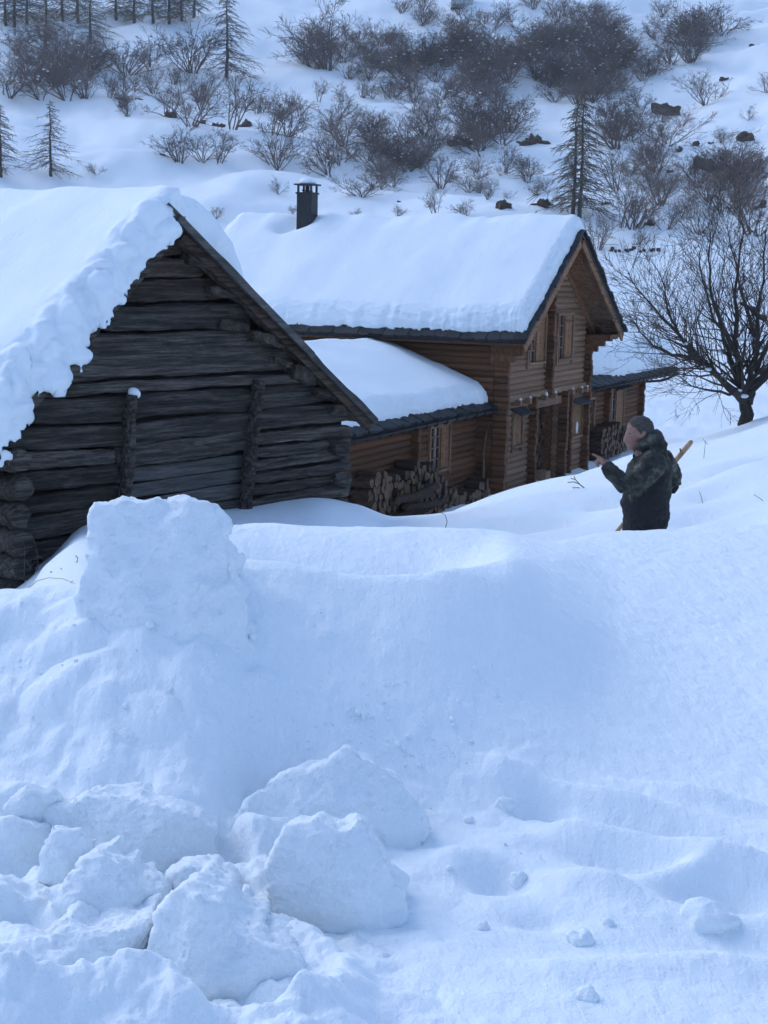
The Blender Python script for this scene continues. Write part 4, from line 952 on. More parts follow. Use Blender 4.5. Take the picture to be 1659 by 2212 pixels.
chunk('snow_block', Z5([(235, 1170), (300, 1060), (360, 930), (430, 820), (560, 790), (680, 735), (800, 830), (920, 830), (1050, 770), (1110, 900), (1200, 1050), (1370, 1400), (1430, 1600), (1430, 1900), (1000, 2000), (600, 1950), (420, 1600), (300, 1340)]), 3.5, .28, .25,
      'large upright snow block with notched top at lower centre', 3, .0085)
chunk('snow_block', Z5([(380, 1960), (600, 1850), (800, 1805), (1100, 1775), (1380, 1785), (1460, 1900), (1420, 2300), (300, 2300)]), 3.28, .3, .5, 'low snow ledge below the notched block', 4, .009)
chunk('snow_block', Z6([(600, 260), (700, 225), (770, 190), (830, 150), (960, 135), (1100, 160), (1200, 210), (1290, 330), (1310, 600), (1290, 850), (1000, 850), (720, 740), (760, 560), (690, 500), (620, 320)]), 4.25, .26, .3, 'rounded snow block left of the tilted slab, topmost of the left heap', 5, .0095)
chunk('snow_block', Z6([(200, 810), (450, 715), (700, 650), (900, 690), (1250, 770), (1480, 900), (1460, 1040), (1560, 1180), (1620, 1400), (1000, 1600), (500, 1400), (230, 950)]), 3.85, .35, .35, 'wide flat-topped snow slab lying in the left heap', 6, .0095)
chunk('snow_block', Z6([(290, 960), (340, 870), (430, 900), (500, 870), (560, 960), (590, 1060), (640, 1400), (330, 1500), (265, 1250), (278, 1050)]), 3.55, .16, .2, 'small two-pointed snow lump in the left heap', 7, .008)
chunk('snow_block', Z6([(250, 1360), (400, 1330), (500, 1110), (560, 1070), (660, 1040), (800, 1140), (900, 1260), (1070, 1400), (1060, 1640), (850, 1800), (600, 1840), (400, 1800), (330, 1520)]), 3.35, .28, .4, 'sharp-edged snow block sloping down to the right in the left heap', 8, .008)
chunk('snow_block', Z6([(335, 1560), (430, 1510), (560, 1610), (800, 1600), (1000, 1570), (980, 1780), (960, 2350), (120, 2350), (200, 1950), (380, 1800)]), 3.12, .34, .22, 'big snow block with a scooped top at bottom left', 9, .008)
chunk('snow_block', Z6([(960, 1700), (1020, 1560), (1090, 1385), (1220, 1325), (1360, 1360), (1510, 1420), (1530, 1540), (1640, 1620), (1800, 1690), (1960, 1790), (2060, 1880), (2060, 2000), (1900, 2350), (940, 2350)]), 3.08, .35, .3, 'ridged snow block at the bottom, left of the low ledge', 10, .0085)
chunk('snow_block', Z6([(1070, 1320), (1130, 1210), (1200, 1165), (1300, 1148), (1450, 1170), (1600, 1300), (1700, 1500), (1700, 1800), (1100, 1800)]), 3.55, .24, .3, 'smooth domed snow lump between the left heap and the notched block', 11, .0085)
chunk('snow_block', Z6([(-150, 210), (0, 190), (170, 140), (400, 150), (520, 300), (505, 490), (420, 760), (-150, 760)]), 4.35, .25, .3, 'rounded snow lump at the left edge behind the heap', 12, .0095)
chunk('snow_block', Z6([(-120, 740), (20, 710), (120, 612), (300, 640), (400, 720), (420, 950), (-120, 950)]), 4.0, .2, .3, 'small pointed snow lump at the left edge', 13, .009)
chunk('snow_block', Z6([(-200, 850), (0, 830), (150, 850), (270, 900), (300, 1100), (300, 1400), (250, 1800), (-200, 1900)]), 3.75, .25, .35, 'broad snow lump at the left edge of the heap', 14, .009)
chunk('snow_block', Z6([(60, 2420), (230, 2180), (370, 2040), (500, 2110), (750, 2140), (900, 2420)]), 2.92, .2, .3, 'snow lump cut by the bottom left of the picture', 15, .008)
chunk('snow_block', Z6([(1040, 2420), (1085, 2120), (1140, 2100), (1250, 2190), (1330, 2420)]), 2.9, .1, .3, 'thin pointed snow piece at the bottom edge', 16, .007)
chunk('snow_block', Z6([(1380, 2420), (1460, 2085), (1560, 2090), (1640, 2150), (1760, 2420)]), 2.95, .12, .3, 'small rounded snow piece at the bottom edge', 17, .007)
# loose lumps on the right
for k, (zx, zy, rw, rh, lab) in enumerate(((525, 270, 50, 45, 'fist-sized snow lump on the slope right of the tilted slab'), (583, 590, 45, 42, 'round snow lump sitting in a footprint'), (1420, 755, 130, 85, 'largest loose snow lump, at the right below the deep footprint'),
        (850, 845, 62, 48, 'leaning oval snow lump on the smooth snow at lower right'), (972, 785, 34, 26, 'tiny snow lump beside the oval one'), (425, 800, 36, 26, 'small low snow lump right of the notched block'), (870, 1095, 60, 36, 'low half-buried snow lump near the bottom right'))):
    px, py = Z7(zx, zy + rh * .8); P = hit_ground(px, py, 2.8, 8); s = P.y / FPX * .5
    o = MB().ball((0, 0, 0), (rw * s, rw * s * .8, rh * s * 1.05), 28, 18).build('snow_lump', 'snow_lump', None, True); o.location = P + Vector((0, rw * s * .5, rh * s * .15))
    Vv, Nn = getV(o.data), getN(o.data); R_ = rw * s
    Vv += Nn * (R_ * .30 * fbm(Vv[:, 0] / R_ * .9 + k * 5, Vv[:, 1] / R_ * .9, Vv[:, 2] / R_ * .9, 3) + .003 * fbm(Vv[:, 0] * 60, Vv[:, 1] * 60, Vv[:, 2] * 60, 2))[:, None]; setV(o.data, Vv)
    tag(o, lab, 'snow lump')
# crumbs: uncountable small bits below the blocks
v, f = [], []
ico = [(0, 0, 1), (.89, 0, .45), (.28, .85, .45), (-.72, .53, .45), (-.72, -.53, .45), (.28, -.85, .45), (.72, .53, -.45), (-.28, .85, -.45), (-.89, 0, -.45), (-.28, -.85, -.45), (.72, -.53, -.45), (0, 0, -1)]
icf = [(0,1,2),(0,2,3),(0,3,4),(0,4,5),(0,5,1),(1,6,2),(2,7,3),(3,8,4),(4,9,5),(5,10,1),(2,6,7),(3,7,8),(4,8,9),(5,9,10),(1,10,6),(11,7,6),(11,8,7),(11,9,8),(11,10,9),(11,6,10)]
for k in range(170):
    t = rnd.random()
    if t < .7: px, py = rnd.gauss(830, 130), rnd.gauss(1570, 55)
    elif t < .97: px, py = rnd.uniform(0, 700), rnd.uniform(1300, 1560)
    else: px, py = rnd.gauss(1080, 110), rnd.gauss(1850, 70)
    if not (1290 < py < 2150 and -30 < px < 1500): continue
    P = hit_ground(px, py, 2.7, 8)
    if P is None: continue
    r = min(.022, .0045 * math.exp(rnd.gauss(0, .55))); b0 = len(v)
    for q in ico:
        e = 1 + rnd.uniform(-.3, .3); v.append((P.x + q[0] * r * e, P.y + q[1] * r * e, P.z + r * .35 + q[2] * r * e * .9))
    f += [(a + b0, b_ + b0, c_ + b0) for a, b_, c_ in icf]
crumbs = np_mesh('snow_crumbs', v, f, 'snow_clump'); tag(crumbs, 'loose crumbs of shovelled snow strewn over the bank', 'snow crumbs', kind='stuff')

# ------------------------------------------------------------------ the person
PY = 11.5
def pp(zx, zy, dy=0.0): return Vector(at((1420 + .217 * zx) * .864, (1000 + .217 * zy) * .864, PY + dy))
S6 = .217 / 3800 * PY                                           # metres per drawing unit
proot_xy = pp(900, 1500)
pg = gz(proot_xy.x, proot_xy.y)
person = empty('person', (proot_xy.x, proot_xy.y, pg)); tag(person, 'person with short grey hair in dark camouflage hooded jacket, pointing left in the snow', 'person')
PO = Vector((proot_xy.x, proot_xy.y, pg))
def L_(*a): return tuple(pp(*a) - PO)
m = MB()
# body, skin: head, neck, both hands with fingers (one surface), trunk and legs below the clothes
hc = Vector(L_(805, 372, 0))
m.ball(hc + Vector((.012, 0, .022)), (.098, .076, .098), 20, 14)                              # cranium
m.ball(Vector(L_(742, 430)), (.060, .060, .085), 16, 12)                                     # face
m.ball(Vector(L_(752, 520)), (.052, .050, .046), 14, 10)                                     # jaw
m.ball(Vector(L_(726, 552)), (.024, .026, .020), 10, 8)                                      # chin
m.tube([L_(682, 395), L_(672, 430), L_(662, 468)], [(.013, .016), (.014, .018), (.016, .021)], 8); m.ball(Vector(L_(660, 474)), (.017, .018, .013), 8, 6)   # nose
m.tube([L_(700, 385, -.035), L_(690, 380, 0), L_(700, 385, .035)], .014, 8)                   # brow
m.ball(Vector(L_(700, 510)), (.013, .024, .007), 8, 6); m.ball(Vector(L_(703, 527)), (.013, .021, .008), 8, 6)      # lips
for s in (-1, 1): m.ball(Vector(L_(868, 395, .074 * s)), (.020, .010, .034), 10, 8)            # ears
m.tube([L_(830, 480), L_(850, 560), L_(880, 650)], [.06, .058, .065], 12)                     # neck
m.tube([L_(930, 660), L_(930, 900), L_(910, 1250), L_(890, 1480)], [(.13, .11), (.13, .12), (.12, .12), (.11, .11)], 14)
leg0 = L_(880, 1450)
for s in (-1, 1):
    hx, hy = leg0[0], .10 * s
    m.tube([(hx, hy, leg0[2]), (hx - .02 * s, hy, leg0[2] * .5), (hx + .01, hy, .05)], [.065, .05, .045], 10); m.tube([(hx + .05, hy, .045), (hx - .17, hy, .04)], [(.045, .045), (.04, .03)], 8)
# near arm (forearm and hand)
m.tube([L_(985, 730, -.16), L_(830, 930, -.24), L_(690, 1015, -.24)], [.055, .048, .042], 10); m.tube([L_(690, 1015, -.24), L_(520, 860, -.22), L_(425, 735, -.21)], [.042, .036, .027], 10)
m.tube([L_(435, 745, -.21), L_(395, 705, -.21), L_(362, 690, -.21)], [(.030, .022), (.040, .024), (.036, .022)], 10)     # palm
m.tube([L_(375, 672, -.215), L_(325, 643, -.218), L_(275, 620, -.22)], [.0125, .0105, .0085], 8)                         # index finger, pointing
for k, (a, b_, c_) in enumerate((((352, 690), (322, 700), (350, 722)), ((350, 712), (318, 730), (352, 748)), ((356, 734), (330, 758), (362, 770)))):
    m.tube([L_(*a, -.22), L_(*b_, -.235), L_(*c_, -.24)], [.0115, .0112, .009], 8)                                       # curled fingers
m.tube([L_(408, 690, -.235), L_(372, 668, -.245), L_(345, 672, -.24)], [.014, .012, .009], 8)                            # thumb
# far arm, hand round the handle behind the body
m.tube([L_(1110, 720, .16), L_(1200, 900, .26), L_(1200, 970, .25)], [.05, .036, .034], 10); m.tube([L_(1200, 970, .25), L_(1130, 970, .30), L_(1060, 950, .30)], [.034, .030, .026], 10)
m.tube([L_(1060, 950, .30), L_(1030, 955, .30)], [(.035, .022), (.036, .022)], 8)
for k in range(4): m.tube([L_(1040, 930 + 16 * k, .285), L_(1010, 935 + 16 * k, .26), L_(1000, 940 + 16 * k, .30)], [.011, .011, .009], 7)
m.tube([L_(1050, 925, .31), L_(1015, 915, .30)], [.013, .010], 7)
body = m.build('body', 'skin', person, True); remesh(body, .0062, 2)
# hair: a close cap over the cranium
h = MB(); h.ball(hc + Vector((.018, 0, .028)), (.103, .081, .100), 48, 34)
hair = h.build('hair', 'hair', person, True)
Vv = getV(hair.data) - np.array(hc); Nn = getN(hair.data)
Vv += Nn * (.004 * fbm(Vv[:, 0] * 70, Vv[:, 1] * 60, Vv[:, 2] * 60, 2))[:, None]
bm = bmesh.new(); bm.from_mesh(hair.data)
for vv, q in zip(bm.verts, Vv): vv.co = Vector(q) + hc
def hairline(p):
    x, y, z = p.x - hc.x, abs(p.y - hc.y), p.z - hc.z
    jt = .008 * mnoise.noise((x * 90, p.y * 90, z * 90)); return z > (.060 - .95 * (x + .055)) + jt if x < .06 else z > -.085 + jt
bmesh.ops.delete(bm, geom=[fc for fc in bm.faces if not hairline(fc.calc_center_median())], context='FACES'); bm.to_mesh(hair.data); bm.free()
so = hair.modifiers.new('t', 'SOLIDIFY'); so.thickness = .008; so.offset = -1
for s in (-1, 1):
    MB().ball(Vector(L_(705, 412, .030 * s)), (.010, .012, .007), 8, 6).build('eye', 'void', person, True)
    MB().tube([L_(690, 386, .018 * s), L_(700, 380, .034 * s), L_(720, 388, .05 * s)], .0055, 6).build('eyebrow', 'hair', person, True)
# jacket: trunk, sleeves, hood and collar in one surface
j = MB()
j.tube([L_(900, 585), L_(930, 640), L_(945, 740), L_(930, 900), L_(910, 1060), L_(890, 1200), L_(890, 1330), L_(885, 1540)],
       [(.10, .09), (.165, .13), (.19, .165), (.182, .175), (.175, .178), (.178, .188), (.170, .178), (.165, .168)], 22)
j.tube([L_(1000, 680, -.12), L_(950, 770, -.18), L_(840, 900, -.235), L_(720, 990, -.245), L_(670, 1000, -.24)], [.105, .105, .095, .085, .070], 14)
j.tube([L_(690, 990, -.24), L_(600, 925, -.235), L_(510, 840, -.225), L_(425, 735, -.215)], [.078, .070, .060, .048], 14)
j.tube([L_(1080, 690, .12), L_(1150, 790, .20), L_(1195, 900, .26), L_(1205, 985, .26)], [.10, .088, .080, .068], 14)
j.tube([L_(1205, 975, .26), L_(1150, 985, .30), L_(1080, 955, .31)], [.070, .058, .048], 12)
j.tube([L_(985, 360, .0), L_(1000, 420), L_(985, 500), L_(960, 590)], [(.08, .045), (.115, .07), (.12, .08), (.12, .095)], 14)         # hood hanging at the back
j.tube([L_(1030, 420), L_(1060, 500), L_(1050, 590)], [(.07, .04), (.11, .055), (.11, .055)], 12)
j.tube([L_(800, 560, -.03), L_(850, 520, -.085), L_(930, 470, -.09), L_(1000, 430, -.05)], [.030, .036, .04, .04], 10)                       # collar rolls
j.tube([L_(800, 560, .03), L_(850, 520, .085), L_(930, 470, .09), L_(1000, 430, .05)], [.030, .036, .04, .04], 10)
j.tube([L_(850, 600), L_(900, 560)], [(.075, .09), (.08, .10)], 12)
jacket = j.build('jacket', 'camo', person, True); jacket.data.materials.append(MATS['cloth_black']); remesh(jacket, .011, 3)
Vv, Nn = getV(jacket.data), getN(jacket.data)
fold = fbm(Vv[:, 0] * 9 + Vv[:, 2] * 5, Vv[:, 1] * 6, Vv[:, 2] * 10 - Vv[:, 0] * 6, 3)
Vv += Nn * (.012 * fold + .004 * fbm(Vv[:, 0] * 30, Vv[:, 1] * 30, Vv[:, 2] * 30, 2))[:, None]; setV(jacket.data, Vv)
o0 = Vector(L_(0, 0)); mi = []
for pl in jacket.data.polygons:
    c = pl.center; zx = (c.x - o0.x) / S6; zy = -(c.z - o0.z) / S6
    yoke = 860 - (zx - 660) * .2 + 18 * mnoise.noise((zx * .02, zy * .02, 1))
    arm = False
    for a, b_, r in (((1000, 690), (690, 1010), 150), ((690, 1010), (420, 735), 130)):
        ax, ay = a; bx, by = b_; t = max(0, min(1, ((zx - ax) * (bx - ax) + (zy - ay) * (by - ay)) / ((bx - ax) ** 2 + (by - ay) ** 2)))
        if math.hypot(zx - ax - t * (bx - ax), zy - ay - t * (by - ay)) < r and c.y < -.10: arm = True
    if zx > 1120 and zy < 1080: arm = True
    mi.append(0 if (zy < yoke or arm) else 1)
jacket.data.polygons.foreach_set('material_index', mi)
t = MB(); t.tube([L_(880, 1420), L_(880, 1520)], [(.15, .145), (.155, .145)], 16)
for s in (-1, 1): t.tube([(leg0[0], .085 * s, leg0[2] - .02), (leg0[0] - .02, .095 * s, leg0[2] * .5), (leg0[0], .10 * s, .06)], [.105, .085, .075], 12)
tro = t.build('trousers', 'denim', person, True); remesh(tro, .014, 3)
MB().tube([L_(690, 517, -.012), L_(703, 519, -.026), L_(720, 522, -.036)], .0035, 6).build('mouth', 'void', person, True)
MB().tube([L_(768, 575, -.05), L_(762, 615, -.06), L_(758, 660, -.065), L_(745, 700, -.06)], .0035, 6).build('drawstring', 'cloth_black', person, True)
MB().ball(Vector(L_(760, 642, -.063)), (.010, .010, .018), 10, 8).build('cord_stop', 'cloth_black', person, True)
# the wooden handle tucked behind the back
a, b_ = pp(1428, 472, .30), pp(540, 1545, .30); d = (b_ - a).normalized(); end = a + d * 1.30
m = MB(); pts = [a - d * .004, a + d * .012, a + d * .06, a + d * .22, a + d * .5, a + d * .9, a + d * 1.3]; m.tube([tuple(p - end) for p in pts], [.010, .019, .0215, .0195, .0165, .0165, .0165], 12)
tool = empty('tool', end); tag(tool, 'pale wooden tool handle held slantwise behind the person', 'tool')
m.build('handle', 'tool_wood', tool, True)
MB().tube([tuple(a + d * .10 + Vector((-.03, -.01, .02)) - end), tuple(a + d * .12 + Vector((-.012, -.005, .01)) - end), tuple(a + d * .17 + Vector((-.004, -.003, 0)) - end)], [.006, .006, .004], 7).build('hook', 'cloth_black', tool, True)

# ------------------------------------------------------------------ bare trees, larches and shrubs
def grow(mb, p, d, L, r, depth, R_, sides, spread, up, nseg, kids, shrinkL, minr, tips):
    pts, rad = [p.copy()], [r]; q = p.copy(); dd = d.normalized()
    for i in range(nseg):
        dd = (dd + Vector((R_.gauss(0, 1), R_.gauss(0, 1), R_.gauss(0, 1))) * .16 + Vector((0, 0, up))).normalized()
        q = q + dd * (L / nseg); pts.append(q.copy()); rad.append(max(minr, r * (1 - .75 * (i + 1) / nseg)))
    mb.tube(pts, rad, sides, cap=False)
    if depth <= 0: tips.append(q.copy()); return
    nk = kids[-depth] if depth <= len(kids) else kids[0]
    for k in range(nk):
        t = R_.uniform(.25, 1.0); i = min(nseg - 1, int(t * nseg)); f_ = t * nseg - i; o_ = pts[i].lerp(pts[i + 1], f_)
        ax = (pts[i + 1] - pts[i]).normalized(); side = ax.cross(Vector((R_.gauss(0, 1), R_.gauss(0, 1), R_.gauss(0, 1)))).normalized()
        grow(mb, o_, ax + side * spread * R_.uniform(.6, 1.3), L * shrinkL * R_.uniform(.6, 1.15) * (1.15 - .5 * t), max(minr, (rad[i] + (rad[i+1] - rad[i]) * f_) * .62), depth - 1, R_, max(3, sides - 1), spread, up, max(2, nseg - 1), kids, shrinkL, minr, tips)
# the big bare tree at the right
TY = 30.2
bt_base = Vector(at(1616, 922, TY)); bt = empty('bare_tree', (bt_base.x, bt_base.y, gz(bt_base.x, bt_base.y) - .1))
tag(bt, 'bare spreading tree with forked trunk right of the chalet', 'tree')
R_ = random.Random(5); BO = Vector(bt.location)
def tp(px, py, dy=0): return Vector(at(px, py, TY + dy)) - BO
limbs = [
 ([(1614, 930, 0), (1612, 880, 0), (1609, 850, 0), (1597, 825, 0), (1592, 770, .1), (1590, 700, .2), (1588, 640, .3), (1596, 560, .5), (1604, 480, .6)], .155, .012),
 ([(1611, 872, 0), (1588, 850, -.1), (1552, 815, -.3), (1523, 791, -.4), (1499, 773, -.5), (1470, 735, -.6), (1450, 690, -.7), (1437, 640, -.8), (1425, 590, -.8)], .105, .010),
 ([(1552, 815, -.3), (1510, 770, .3), (1465, 715, .7), (1415, 670, 1.0), (1375, 620, 1.1), (1356, 590, 1.2)], .06, .008),
 ([(1612, 868, 0), (1622, 840, .1), (1632, 800, .2), (1634, 740, .1), (1640, 660, 0), (1650, 580, -.2), (1652, 500, -.3)], .12, .012),
 ([(1625, 835, .1), (1655, 810, .4), (1690, 770, .6), (1730, 700, .9), (1760, 620, 1)], .085, .010),
 ([(1597, 825, 0), (1575, 760, .7), (1545, 690, 1.2), (1520, 610, 1.5), (1510, 540, 1.6)], .065, .009),
 ([(1592, 770, .1), (1560, 700, -.8), (1535, 630, -1.2), (1530, 560, -1.4), (1535, 500, -1.5)], .06, .009),
 ([(1634, 740, .1), (1610, 660, .9), (1590, 570, 1.4), (1570, 480, 1.6)], .055, .009),
 ([(1632, 800, .2), (1660, 740, -.6), (1685, 660, -1.0), (1690, 570, -1.2)], .06, .009),
 ([(1499, 773, -.5), (1450, 765, -.9), (1410, 745, -1.2), (1380, 715, -1.4), (1362, 690, -1.4)], .045, .008),
 ([(1588, 850, -.1), (1540, 845, -.8), (1500, 835, -1.2), (1470, 815, -1.4)], .035, .007),
 ([(1650, 690, 0), (1625, 668, -.3), (1600, 655, -.5)], .06, .04)]
trunk, crown = MB(), MB(); tips = []
for pts, r0, r1 in limbs:
    P = [tp(*q) for q in pts]; n = len(P); fine = []
    for i in range(n - 1):
        for k in range(3): fine.append(P[i].lerp(P[i + 1], k / 3) + Vector((R_.gauss(0, .02), R_.gauss(0, .02), R_.gauss(0, .015))))
    fine.append(P[-1]); nf = len(fine)
    rad = [r0 + (r1 - r0) * (i / (nf - 1)) ** .75 for i in range(nf)]
    rad = [q * (1.0 if i_ < 5 else .82) for i_, q in enumerate(rad)]; trunk.tube(fine, rad, 9)
    if r1 > .03: continue
    for i in range(max(3, nf // 5), nf):
        for _ in range(3):
            ax = (fine[i] - fine[i - 1]).normalized(); side = ax.cross(Vector((R_.gauss(0, 1), R_.gauss(0, 1), R_.gauss(0, 1)))).normalized()
            grow(crown, fine[i - 1].lerp(fine[i], R_.random()), ax + side * R_.uniform(.7, 1.4) + Vector((0, 0, .25)), R_.uniform(.7, 1.5) * (1.25 - .5 * i / nf), max(.007, rad[i] * .36), 2, R_, 4, .75, .05, 4, [3, 4], .58, .0030, tips)
trunk.build('trunk', 'bark', bt, True); crown.build('crown', 'bark', bt, True)
sc_ = MB()
for q, r in (((1608, 858, -.12), .06), ((1596, 846, -.12), .05), ((1600, 735, -.05), .06), ((1530, 800, -.45), .05), ((1622, 735, .05), .07), ((1480, 745, -.6), .04), ((1585, 745, .4), .08), ((1562, 815, -.35), .05)):
    sc_.ball(tp(*q) + Vector((0, 0, .02)), (r * 1.4, r, r * .7), 10, 7)
sno = sc_.build('snow_patch', 'snow_clump', bt, True); sno['kind'] = 'stuff'
def shrub_mesh(seed, stems, spread, dens, kind):
    R_ = random.Random(seed); mb = MB(); tips = []
    for k in range(stems):
        a = R_.uniform(0, 6.283); o_ = R_.uniform(.0, .09)
        sp = spread * 1.35 * R_.uniform(.15, 1.1); d = Vector((math.cos(a) * sp, math.sin(a) * sp, 1))
        grow(mb, Vector((math.cos(a) * o_, math.sin(a) * o_, -.05)), d, R_.uniform(.6, 1.0), R_.uniform(.009, .017), 2, R_, 4, .95, .03, 5, dens, .5, .0026, tips)
    me = bpy.data.meshes.new('shrub'); me.from_pydata(mb.v, [], mb.f); me.materials.append(MATS['twig']); me.update()
    sn = None
    if kind:
        s = MB()
        for q in R_.sample(tips, min(len(tips), kind)):
            c = q; r = R_.uniform(.008, .022); b0 = len(s.v)
            for u in ico: e = 1 + R_.uniform(-.35, .35); s.v.append((c.x + u[0] * r * 1.35 * e, c.y + u[1] * r * 1.35 * e, c.z + u[2] * r * .8 * e))
            s.f += [(x + b0, y + b0, z + b0) for x, y, z in icf]
        sn = bpy.data.meshes.new('snow_clump'); sn.from_pydata(s.v, [], s.f); sn.materials.append(MATS['snow_clump']); sn.polygons.foreach_set('use_smooth', [True] * len(sn.polygons)); sn.update()
    return me, sn
SH = [shrub_mesh(1, 8, .55, [7, 8], 0), shrub_mesh(2, 11, .75, [7, 8], 0), shrub_mesh(3, 5, .5, [9, 9], 0), shrub_mesh(4, 13, .85, [7, 8], 12), shrub_mesh(5, 15, 1.0, [7, 9], 20), shrub_mesh(6, 10, .8, [8, 8], 9), shrub_mesh(7, 16, .62, [6, 8], 0)]
def shrub(px, py, hpx, kind, label, group=None, wide=1.0, name='shrub'):
    P = hit_ground(px, py)
    if P is None: return None
    h = hpx * P.y / FPX * 1.2; me, sn = SH[kind]
    o = bpy.data.objects.new(name, me); link(o); o.location = P; o.scale = (h * wide * 1.15, h * wide * 1.15, h); o.rotation_euler = (0, 0, rnd.uniform(0, 6.28))
    tag(o, label, 'shrub', group)
    if sn:
        s = bpy.data.objects.new('snow_clump', sn); link(s, o); s['kind'] = 'stuff'
    return o
def A_(x, y, h): return (x * .5, y * .5, h * .5)
def B_(x, y, h): return (829.5 + x * .5, y * .5, h * .5)
ONE = [
 (A_(775, 700, 130), 6, 1, 'round bare shrub, left of a pair on the open snow above the barn'), (A_(880, 700, 110), 1, 1, 'low spreading shrub between two shrubs on the open snow'), (A_(940, 705, 135), 2, .9, 'tall thin shrub, right of a trio on the open snow above the barn'),
 (A_(1200, 730, 165), 6, 1, 'bushy bare shrub up the slope, left of the chimney'), (A_(1430, 760, 150), 5, 1, 'snow-dusted shrub on the slope right above the chimney'), (A_(1560, 850, 85), 4, 1.5, 'low snow-laden thicket just right of the chimney top'),
 (A_(1205, 840, 65), 0, .8, 'tiny lone shrub left of the chimney on open snow'), (A_(725, 505, 135), 1, .9, 'shrub growing over a dark rock, left end of the terrace row'), (A_(830, 545, 200), 0, 1, 'tall many-stemmed shrub in the middle of the terrace row'),
 (A_(1000, 560, 215), 2, .9, 'slim dark shrub at the right of the terrace row'), (A_(865, 440, 120), 6, 1, 'shrub on the step above the terrace row'), (A_(1180, 580, 165), 2, .9, 'thin shrub left of a pair above the chimney slope'), (A_(1240, 590, 150), 1, .9, 'thin shrub right of a pair above the chimney slope'),
 (A_(515, 430, 112), 1, 1, 'low forked shrub at the end of the upper left row'), (A_(370, 425, 130), 6, .9, 'narrow shrub in the upper left row'), (A_(300, 430, 175), 5, 1, 'dark shrub in the upper left row'),
 (A_(550, 322, 160), 4, 1.15, 'large rounded brown shrub at upper left'), (A_(650, 300, 120), 5, 1, 'shrub right beside the large rounded brown one'), (A_(320, 300, 150), 6, 1, 'upright shrub left of the large rounded brown one'), (A_(830, 312, 200), 4, .9, 'wide dark shrub left of the upper middle larch'),
 (A_(1410, 300, 255), 6, .8, 'tall fan of upright stems at upper middle'), (A_(420, 752, 42), 5, 1.4, 'frosty little bush just above the barn roof'), (A_(930, 945, 50), 1, .9, 'small twigs showing between the barn and chalet roofs'), (A_(1545, 942, 36), 6, 1, 'little bush tops right of the chimney over the roof'), (A_(1265, 922, 30), 6, 1, 'little bush top left of the chimney base'),
 (A_(985, 610, 30), 5, 1.3, 'low dark bush at the gap between the two roofs'), (A_(1110, 490, 100), 0, .7, 'thin twiggy sapling on the open upper terrace'), (A_(665, 405, 105), 1, .9, 'shrub at the top left of the terrace'),
 (B_(460, 130, 115), 5, 1, 'dark shrub standing right of the small glazed hut'), (B_(570, 120, 75), 5, 1, 'round shrub on the snow near the top'), (B_(690, 158, 62), 0, .8, 'small sapling on the high snow strip'), (B_(230, 945, 130), 2, .7, 'thin young tree peeping over the chalet ridge'),
 (B_(60, 935, 42), 6, 1, 'bush tops over the left part of the chalet ridge'), (B_(350, 935, 60), 6, 1.1, 'bush tops over the middle of the chalet ridge'), (B_(250, 812, 130), 1, .9, 'forked shrub above the chalet ridge'), (B_(370, 832, 75), 1, 1, 'low shrub above the middle of the ridge'), (B_(470, 832, 62), 0, .8, 'tiny shrub above the ridge'),
 (B_(620, 788, 90), 1, 1, 'fan shaped shrub left of the twin larch'), (B_(520, 745, 110), 5, 1, 'snowy shrub up the slope left of the twin larch'), (B_(1010, 605, 185), 3, .9, 'dense dark shrub right of the twin larch top'), (B_(1170, 742, 155), 6, .9, 'vase shaped shrub right of the twin larch'), (B_(1010, 825, 160), 2, .9, 'thin shrub right beside the twin larch'),
 (B_(1190, 885, 160), 6, 1, 'pale twiggy shrub on the right slope'), (B_(1080, 988, 180), 6, .9, 'many-stemmed shrub above the right of the roof'), (B_(1022, 985, 210), 2, .6, 'crooked thin stem beside the many-stemmed shrub'), (B_(1210, 995, 130), 5, .9, 'dark shrub by the ruined stone wall'), (B_(1360, 1012, 140), 1, .9, 'spreading shrub right above the ruined wall'),
 (B_(1460, 922, 175), 1, .9, 'large twiggy shrub at the right behind the bare tree'), (B_(1390, 452, 125), 5, 1.2, 'dense shrub on the stony spur at right'), (B_(1650, 400, 85), 1, .9, 'shrub at the right edge on the stony spur'), (B_(1100, 1055, 60), 6, .8, 'reddish clump of stems at the end of the ruined wall'), (B_(920, 1080, 150), 1, .8, 'leafless shrub rising right behind the gable roof'),
 (B_(1590, 1010, 210), 2, .9, 'tall shrub behind the crown of the bare tree')]
for (q, k, wd, lab) in ONE: shrub(*q, k, lab, None, wd)
def thicket(poly, n, hp, kinds, label, group, wide=(.85, 1.4)):
    xs, ys = [p[0] for p in poly], [p[1] for p in poly]; c = 0; tries = 0
    while c < n and tries < n * 30:
        tries += 1; x, y = rnd.uniform(min(xs), max(xs)), rnd.uniform(min(ys), max(ys)); inside = False
        for i in range(len(poly)):
            (x1, y1), (x2, y2) = poly[i], poly[i - 1]
            if (y1 > y) != (y2 > y) and x < (x2 - x1) * (y - y1) / (y2 - y1) + x1: inside = not inside
        if inside:
            if shrub(x, y, rnd.uniform(*hp), rnd.choice(kinds), label, group, rnd.uniform(*wide)): c += 1
thicket([(1010, 205), (1090, 120), (1230, 75), (1590, 40), (1560, 80), (1500, 130), (1420, 190), (1390, 235), (1240, 225)], 82, (32, 68), (3, 4, 4, 5, 1, 6), 'dark snow-flecked shrub within the dense thicket at upper right', 'shrubs of the dense upper right thicket')
thicket([(560, 130), (700, 110), (1010, 60), (1080, 110), (1000, 185), (820, 180), (640, 160)], 48, (30, 66), (3, 4, 5, 5, 6), 'bare shrub within the belt across the upper middle slope', 'shrubs of the upper middle belt')
